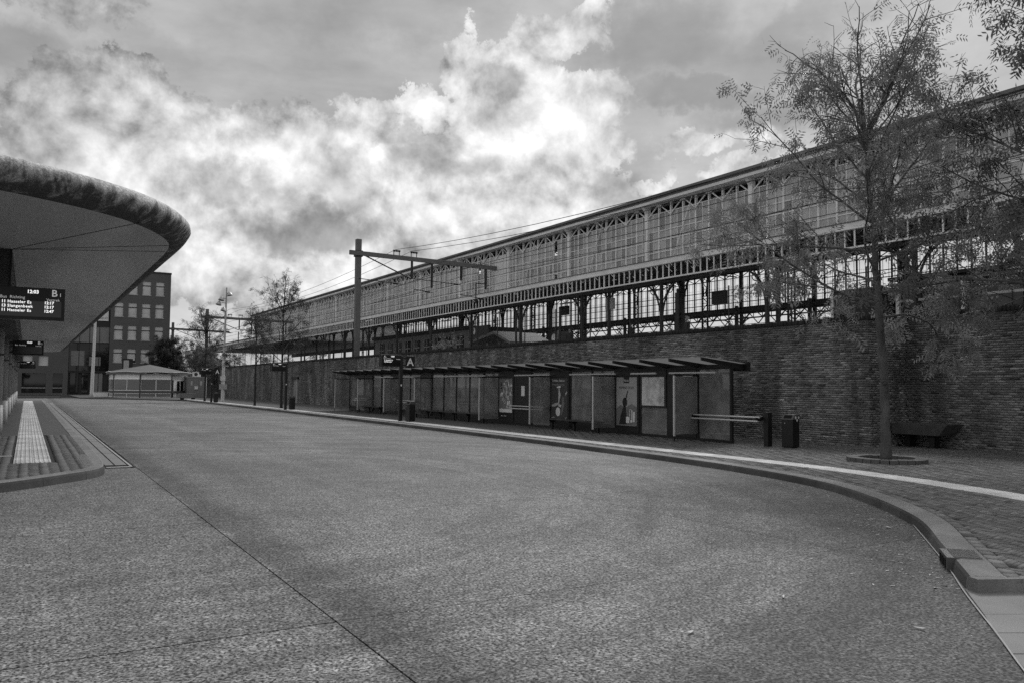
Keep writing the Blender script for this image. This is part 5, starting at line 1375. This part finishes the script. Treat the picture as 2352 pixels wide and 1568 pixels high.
# ------------------------------------------------------------------ trees
def make_tree(name, label, base, H, seed, trunk_r, first, limbs, spread, leaves, lmat, bark='bark', lean=(0, 0), up=.55, droop=.25, leafscale=1.0, top_bare=.75, group=None, fork=.72, levels=3, dens=None, zfull=None, elev=(18, 68)):
    rd = random.Random(seed); T = thing(name, label, 'tree', base, group)
    wood = MB(); tw = MB(); tips = []
    # trunk
    pts = []; n = 12
    for i in range(n+1):
        u = i/n; z = u*H*fork
        pts.append(Vector((lean[0]*u**1.5+rd.gauss(0, .012)*(i > 0), lean[1]*u**1.5+rd.gauss(0, .012)*(i > 0), z)))
    rs = [trunk_r*(1.12 if i == 0 else 1.0)*(1-.62*i/n) for i in range(n+1)]
    # knots and a slightly uneven stem
    fine_p = []; fine_r = []
    for i in range(n*5+1):
        f_ = i/5; j_ = min(n-1, int(f_)); p_ = pts[j_]+(pts[j_+1]-pts[j_])*(f_-j_); fine_p.append(p_+Vector((rd.gauss(0, .004), rd.gauss(0, .004), 0)))
        fine_r.append((rs[j_]+(rs[j_+1]-rs[j_])*(f_-j_))*(1+rd.gauss(0, .035)+(.16 if rd.random() < .06 else 0)))
    wood.tube(fine_p, fine_r, 10)
    for q_ in range(5):
        u_ = rd.uniform(.12, first); f_ = u_*n; j_ = int(f_); c_ = pts[j_]+(pts[j_+1]-pts[j_])*(f_-j_); a_ = rd.uniform(0, 6.28); d_ = Vector((math.cos(a_), math.sin(a_), .35)); wood.tube([c_, c_+d_*trunk_r*1.0, c_+d_*trunk_r*1.25], [trunk_r*.45, trunk_r*.36, trunk_r*.15], 7)
    def at(u):
        f = u*n; i = min(n-1, int(f)); return pts[i]+(pts[i+1]-pts[i])*(f-i)
    def grow(p, d, L, r, lev):
        seg = max(4, int(L/.28)); P = [p.copy()]; d = d.normalized(); sl = L/seg; rad = [r]
        for i in range(seg):
            t_ = i/seg
            d = d + Vector((rd.gauss(0, .10), rd.gauss(0, .10), rd.gauss(0, .07)))
            d.z += (up if lev == 0 else up*.35)*.10 - (droop*.12*t_ if lev >= 1 else 0)
            d.normalize(); P.append(P[-1]+d*sl); rad.append(r*(1-.8*(i+1)/seg)+.0025)
        (wood if lev <= 1 else tw).tube(P, rad, 6 if lev == 0 else 4 if lev == 1 else 3, caps=False)
        if lev < levels-1:
            k = int(L/(.30 if lev == 0 else .24))
            for j in range(k):
                u = .22+.78*(j+rd.random())/max(1, k); i = min(seg-1, int(u*seg)); q = P[i]+(P[i+1]-P[i])*(u*seg-i)
                dd = (P[i+1]-P[i]).normalized(); side = dd.cross(Vector((rd.gauss(0, 1), rd.gauss(0, 1), rd.gauss(0, 1)))).normalized()
                a = R(rd.uniform(28, 62)); nd_ = dd*math.cos(a)+side*math.sin(a)
                if lev >= 0: nd_.z -= droop*.25*rd.random()
                grow(q, nd_, L*rd.uniform(.30, .52)*(1-.45*u), rad[i]*.55, lev+1)
        if lev >= 1:
            for i in range(1, len(P)): tips.append((P[i], (P[i]-P[i-1]).normalized(), lev))
    for j in range(limbs):
        u = first+(1-first)*(j/(limbs-1))**.9; az = j*2.399963+rd.uniform(-.3, .3); p = at(min(u, .999))
        e = R(elev[0]+(elev[1]-elev[0])*((u-first)/(1-first))+rd.uniform(-9, 9)); L = spread*(1.0-.30*((u-first)/(1-first)))*rd.uniform(.82, 1.12)
        grow(p, Vector((math.cos(az)*math.cos(e), math.sin(az)*math.cos(e), math.sin(e))), L, trunk_r*.36*(1-.45*u), 0)
    ntop = 6
    for j in range(ntop):
        az = j*2*math.pi/ntop+rd.uniform(-.3, .3); e = R(rd.uniform(52, 80)); grow(at(.999), Vector((math.cos(az)*math.cos(e), math.sin(az)*math.cos(e), math.sin(e))), H*(1-fork)*rd.uniform(.9, 1.15), trunk_r*.33, 0)
    wood.build('trunk', bark, T, local=True, smooth=True)
    if tw.v: tw.build('twigs', 'bark_dark', T, local=True, kind='stuff')
    # feathery leaves: a drooping stalk with pairs of narrow leaflets
    zs = [t_[0].z for t_ in tips]; zmax = max(zs)
    V = []; Fc = []
    zf = zfull if zfull else H*.55
    wts = []
    for (p, d, lev) in tips:
        w = 1.0 if p.z < zf else max(1-top_bare, 1-(p.z-zf)/(zmax-zf)*1.1)
        clump = .35+1.3*(.5+.5*math.sin(p.x*2.3+seed)*math.sin(p.y*2.9+1.3*seed)*math.sin(p.z*2.1+.7*seed))
        wts.append(w*clump**2.2*(1.0 if lev >= 2 else .4))
    picks = rd.choices(range(len(tips)), wts, k=leaves)
    for ix in picks:
        p, d, lev = tips[ix]
        p = p+Vector((rd.gauss(0, .05), rd.gauss(0, .05), rd.gauss(0, .05)))
        dr = (d*.5+Vector((rd.gauss(0, .5), rd.gauss(0, .5), -.55+rd.gauss(0, .4)))).normalized()
        sd2 = dr.cross(Vector((rd.gauss(0, 1), rd.gauss(0, 1), rd.gauss(0, 1)))).normalized(); nm = dr.cross(sd2)
        L = rd.uniform(.12, .24)*leafscale; k = 4
        for q in range(k):
            u = (q+.6)/k; c = p+dr*(L*u)+nm*(.02*math.sin(u*3))
            for s in (-1, 1):
                if rd.random() < .12: continue
                ll = L*.36*(1-.35*abs(u-.45)); wd = ll*.42
                a = c; tip = c+sd2*(s*ll)+dr*(ll*.55)+Vector((0, 0, -ll*.25)); mid = (a+tip)/2; o = len(V)
                V += [tuple(a), tuple(mid+dr*wd*.5), tuple(tip), tuple(mid-dr*wd*.5)]; Fc.append((o, o+1, o+2, o+3))
    mb = MB(); mb.v = V; mb.f = Fc; mb.build('crown', lmat, T, local=True, kind='stuff')
    return T
make_tree('honey_locust', 'tall slender tree with feathery leaves standing in the brick ring', (15.85, 11.05, .12), 10.0, 4, .105, .44, 20, 3.9, 5000, 'leaf', lean=(-.35, .15), zfull=5.2, top_bare=.965, leafscale=1.4, elev=(4, 55), up=.35, droop=.45, fork=.70)
make_tree('honey_locust', 'dense dark leaved tree overhanging the end of the set-back wall', (16.0, 6.3, .12), 9.8, 12, .13, .40, 22, 4.4, 7500, 'leaf_mid', zfull=8.5, top_bare=.4, leafscale=1.5, elev=(6, 60), up=.35, droop=.45)
yt = 'young trees along the far pavement'
make_tree('young_tree', 'young tree with arching bare branches beside the second departure sign', (14.4, 54.0, .12), 8.6, 21, .09, .42, 12, 3.3, 1300, 'leaf_dark', 'bark_dark', group=yt, leafscale=1.5, top_bare=.5, levels=3)
make_tree('young_tree', 'young tree rising between the lamp mast and the second departure sign', (14.1, 60.0, .12), 7.0, 25, .08, .45, 10, 2.6, 900, 'leaf_dark', 'bark_dark', group=yt, leafscale=1.6, levels=3)
make_tree('young_tree', 'young tree with spreading branches just beyond the lamp mast', (13.8, 77.5, .12), 8.4, 31, .09, .42, 11, 3.6, 1300, 'leaf_dark', 'bark_dark', group=yt, leafscale=1.9, levels=3)
make_tree('bushy_tree', 'dark bushy tree behind the kiosk roof', (15.5, 115, .1), 6.8, 44, .16, .22, 18, 3.9, 5200, 'leaf_dark', 'bark_dark', leafscale=2.6, top_bare=.1, levels=3)
make_tree('bushy_tree', 'dark bushy tree between the kiosk and the end of the wall', (20.0, 112, .1), 5.8, 47, .16, .2, 18, 3.8, 5200, 'leaf_dark', 'bark_dark', leafscale=2.6, top_bare=.1, levels=3)
make_tree('bushy_tree', 'pale leaved tree above the brick annex', (18.2, 103, .1), 5.4, 52, .12, .3, 14, 3.0, 3200, 'leaf_pale', 'bark_dark', leafscale=2.2, top_bare=.1, levels=3)
# plants on the wall top by the platform
def bush(x, y, z, r, seed, label, mat='leaf'):
    rd = random.Random(seed); b = thing('wall_plant', label, 'plant', (x, y, z)); st = MB(); lf = MB()
    for i in range(26):
        a = rd.uniform(0, 6.28); e = rd.uniform(.3, 1.4); L = r*rd.uniform(.6, 1.2); d = Vector((math.cos(a)*math.cos(e), math.sin(a)*math.cos(e), math.sin(e)))
        st.tube([(0,0,0), tuple(d*L*.5+Vector((0,0,.05))), tuple(d*L)], [.012, .008, .004], 3)
        for q in range(22):
            p = d*L*rd.uniform(.3, 1.05)+Vector((rd.gauss(0, .06), rd.gauss(0, .06), rd.gauss(0, .05))); s = Vector((rd.gauss(0, 1), rd.gauss(0, 1), rd.gauss(0, 1))).normalized(); w = s.orthogonal().normalized()
            l = rd.uniform(.05, .11); lf.add([tuple(p), tuple(p+s*l*.5+w*l*.25), tuple(p+s*l), tuple(p+s*l*.5-w*l*.25)], [(0,1,2,3)])
    st.build('stems', 'bark_dark', b, local=True); lf.build('foliage', mat, b, local=True, kind='stuff')
bush(19.9, 40.2, ZT+.1, .9, 1, 'leafy plant on the wall top beside the stair house')
bush(19.9, 41.6, ZT+.1, .6, 2, 'small leafy plant next to the larger one on the wall top')
bush(20.0, 15.2, ZT+.1, .45, 3, 'tuft of weeds on the wall top by the corner')

# ------------------------------------------------------------------ people waiting on the railway platform
M('skin', .32, .6, .05, 3); M('coat_dark', .04, .8, .2, 4); M('coat_grey', .14, .8, .2, 4); M('trousers', .035, .8, .2, 4); M('hair', .03, .7, .3, 10); M('hair_grey', .35, .7, .2, 10)
def skin_mesh(name, joints, edges, mat, parent, sub=2):
    me = bpy.data.meshes.new(name); me.from_pydata([j[:3] for j in joints], edges, [])
    o = mobj(name, me, parent); me.materials.append(MATS[mat])
    o.modifiers.new('skin', 'SKIN'); s = o.modifiers.new('sub', 'SUBSURF'); s.levels = sub; s.render_levels = sub
    if not me.skin_vertices: me.skin_vertices.new() if hasattr(me.skin_vertices, 'new') else None
    if not me.skin_vertices:
        bm = __import__('bmesh').new(); bm.from_mesh(me); bm.verts.layers.skin.verify(); bm.to_mesh(me); bm.free()
    for i, j in enumerate(joints):
        sv_ = me.skin_vertices[0].data[i]; sv_.radius = (j[3], j[4] if len(j) > 4 else j[3]); sv_.use_root = (i == 0)
    return o
def person(x, y, rz, coat, hair, label):
    P = thing('person', label, 'person', (x, y, 4.0), 'people waiting on the platform'); P.rotation_euler.z = rz
    # body: one continuous surface, pelvis first
    J = [(0,0,.95,.15,.11),(0,0,1.15,.15,.10),(0,.01,1.38,.17,.10),(0,.01,1.50,.06,.06),(0,.02,1.56,.055,.055),(0,.03,1.63,.085,.10),(0,.02,1.71,.08,.095),
         (-.20,0,1.43,.055,.055),(-.26,.01,1.15,.045,.045),(-.25,.10,.92,.035,.035),(.20,0,1.43,.055,.055),(.26,.01,1.15,.045,.045),(.25,.10,.92,.035,.035),
         (-.10,0,.88,.09,.09),(-.11,.01,.48,.06,.06),(-.11,-.01,.08,.045,.045),(-.11,.14,.04,.04,.03),(.10,0,.88,.09,.09),(.11,.01,.48,.06,.06),(.11,-.01,.08,.045,.045),(.11,.14,.04,.04,.03)]
    E_ = [(0,1),(1,2),(2,3),(3,4),(4,5),(5,6),(2,7),(7,8),(8,9),(2,10),(10,11),(11,12),(0,13),(13,14),(14,15),(15,16),(0,17),(17,18),(18,19),(19,20)]
    skin_mesh('body', J, E_, 'skin', P)
    C_ = [(0,0,.90,.19,.145),(0,0,1.15,.185,.13),(0,.01,1.38,.20,.125),(0,.01,1.475,.085,.085),(-.215,0,1.42,.075,.075),(-.275,.01,1.15,.062,.062),(-.262,.09,.96,.052,.052),(.215,0,1.42,.075,.075),(.275,.01,1.15,.062,.062),(.262,.09,.96,.052,.052)]
    skin_mesh('coat', C_, [(0,1),(1,2),(2,3),(2,4),(4,5),(5,6),(2,7),(7,8),(8,9)], coat, P)
    T_ = [(0,0,.92,.17,.13),(-.10,0,.86,.105,.105),(-.11,.01,.48,.08,.08),(-.11,0,.12,.07,.07),(.10,0,.86,.105,.105),(.11,.01,.48,.08,.08),(.11,0,.12,.07,.07)]
    skin_mesh('trousers', T_, [(0,1),(1,2),(2,3),(0,4),(4,5),(5,6)], 'trousers', P)
    skin_mesh('hair', [(0,0,1.70,.098,.11),(0,-.02,1.765,.08,.09),(0,-.05,1.64,.08,.06)], [(0,1),(0,2)], hair, P)
    return P
person(33.2, 36.0, R(80), 'coat_dark', 'hair_grey', 'grey-haired person in a dark coat standing behind the wall near the tall tree')
person(33.4, 41.4, R(60), 'coat_dark', 'hair', 'dark-haired person in a dark coat by the platform post')
person(33.1, 49.3, R(70), 'coat_grey', 'hair', 'left one of the two people waiting together on the platform')
person(33.1, 47.9, R(110), 'coat_dark', 'hair', 'dark coated one of the two people waiting together on the platform')

# ------------------------------------------------------------------ fallen leaves
def leaf_mesh(mb, x, y, z, s, rd):
    a = rd.uniform(0, 6.28); c, sn = math.cos(a), math.sin(a); el = rd.uniform(.35, .6); b1, b2 = rd.uniform(.002, .25)*s, rd.uniform(.0, .2)*s
    pts = [(-s, 0, .001), (-.3*s, el*s*.5, .001+b2), (.5*s, el*s*.45, .002), (s, 0, .001+b1), (.4*s, -el*s*.5, .002), (-.4*s, -el*s*.45, .001+b2*.5)]
    mb.add([(x+p*c-q*sn, y+p*sn+q*c, z+r) for p, q, r in pts], [(0,1,2,3),(0,3,4,5)][:1]+[(0,3,4,5)])
M('dry_leaf', .55, .8, .3, 20); M('dry_leaf_dark', .12, .8, .4, 20)
rd = random.Random(9); mb = MB(); mb2 = MB(); mb3 = MB()
kpl = [(p.x, p.y) for p in kp if p.y < 30]
for i in range(950):                 # gathered along the kerb
    x, y = rd.choice(kpl); d = abs(rd.gauss(0, .45))+.02; nx = -1.0 if y > 9 else -.75; ny = 0 if y > 9 else .65
    leaf_mesh(mb if rd.random() < .65 else mb3, x+nx*d, y+ny*d, .004, rd.uniform(.01, .032), rd)
for i in range(700):
    x, y = rd.uniform(2, 11), rd.uniform(3.2, 14); leaf_mesh(mb, x, y, .004, rd.uniform(.005, .013), rd)
mb.build('leaf_litter', 'dry_leaf')['kind'] = 'stuff'; tag(bpy.data.objects['leaf_litter'], 'small pale dry leaves scattered on the road by the kerb', 'leaves', kind='stuff')
mb3.build('dark_leaf_litter', 'dry_leaf_dark'); tag(bpy.data.objects['dark_leaf_litter'], 'small dark dry leaves scattered along the gutter', 'leaves', kind='stuff')
for i in range(1500):
    x, y = rd.uniform(12.5, 19.2), rd.choice([rd.uniform(8, 16.5), rd.uniform(8, 30)])
    if x < 13.4: continue
    leaf_mesh(mb2, x, y, .126, rd.uniform(.01, .032), rd)
for i in range(700): leaf_mesh(mb2, rd.uniform(15.0, 21), rd.uniform(9.5, 14), .127, rd.uniform(.008, .024), rd)
mb2.build('pavement_leaf_litter', 'dry_leaf'); tag(bpy.data.objects['pavement_leaf_litter'], 'dry leaves scattered on the brick pavement under the tree', 'leaves', kind='stuff')
for (x, y, s, nm) in [(8.9, 6.2, .05, 'large pale leaf lying by the curved kerb'), (5.2, 4.55, .05, 'pale leaf alone on the open carriageway near the middle joint'), (7.1, 3.86, .06, 'curled pale leaf against the crosswise kerb'), (1.45, 5.35, .035, 'white leaf beside the joint between two slabs'), (3.9, 4.2, .045, 'flat pale leaf on the road below the joint'), (5.35, 3.5, .05, 'pale leaf close to the lowered crossing')]:
    q = MB(); leaf_mesh(q, 0, 0, 0, s, rd); leaf_mesh(q, .01, .012, .001, s*.55, rd) if s > .05 else None
    o = q.build('fallen_leaf', 'dry_leaf'); o.location = (x, y, .013); tag(o, nm, 'leaf', 'larger fallen leaves')
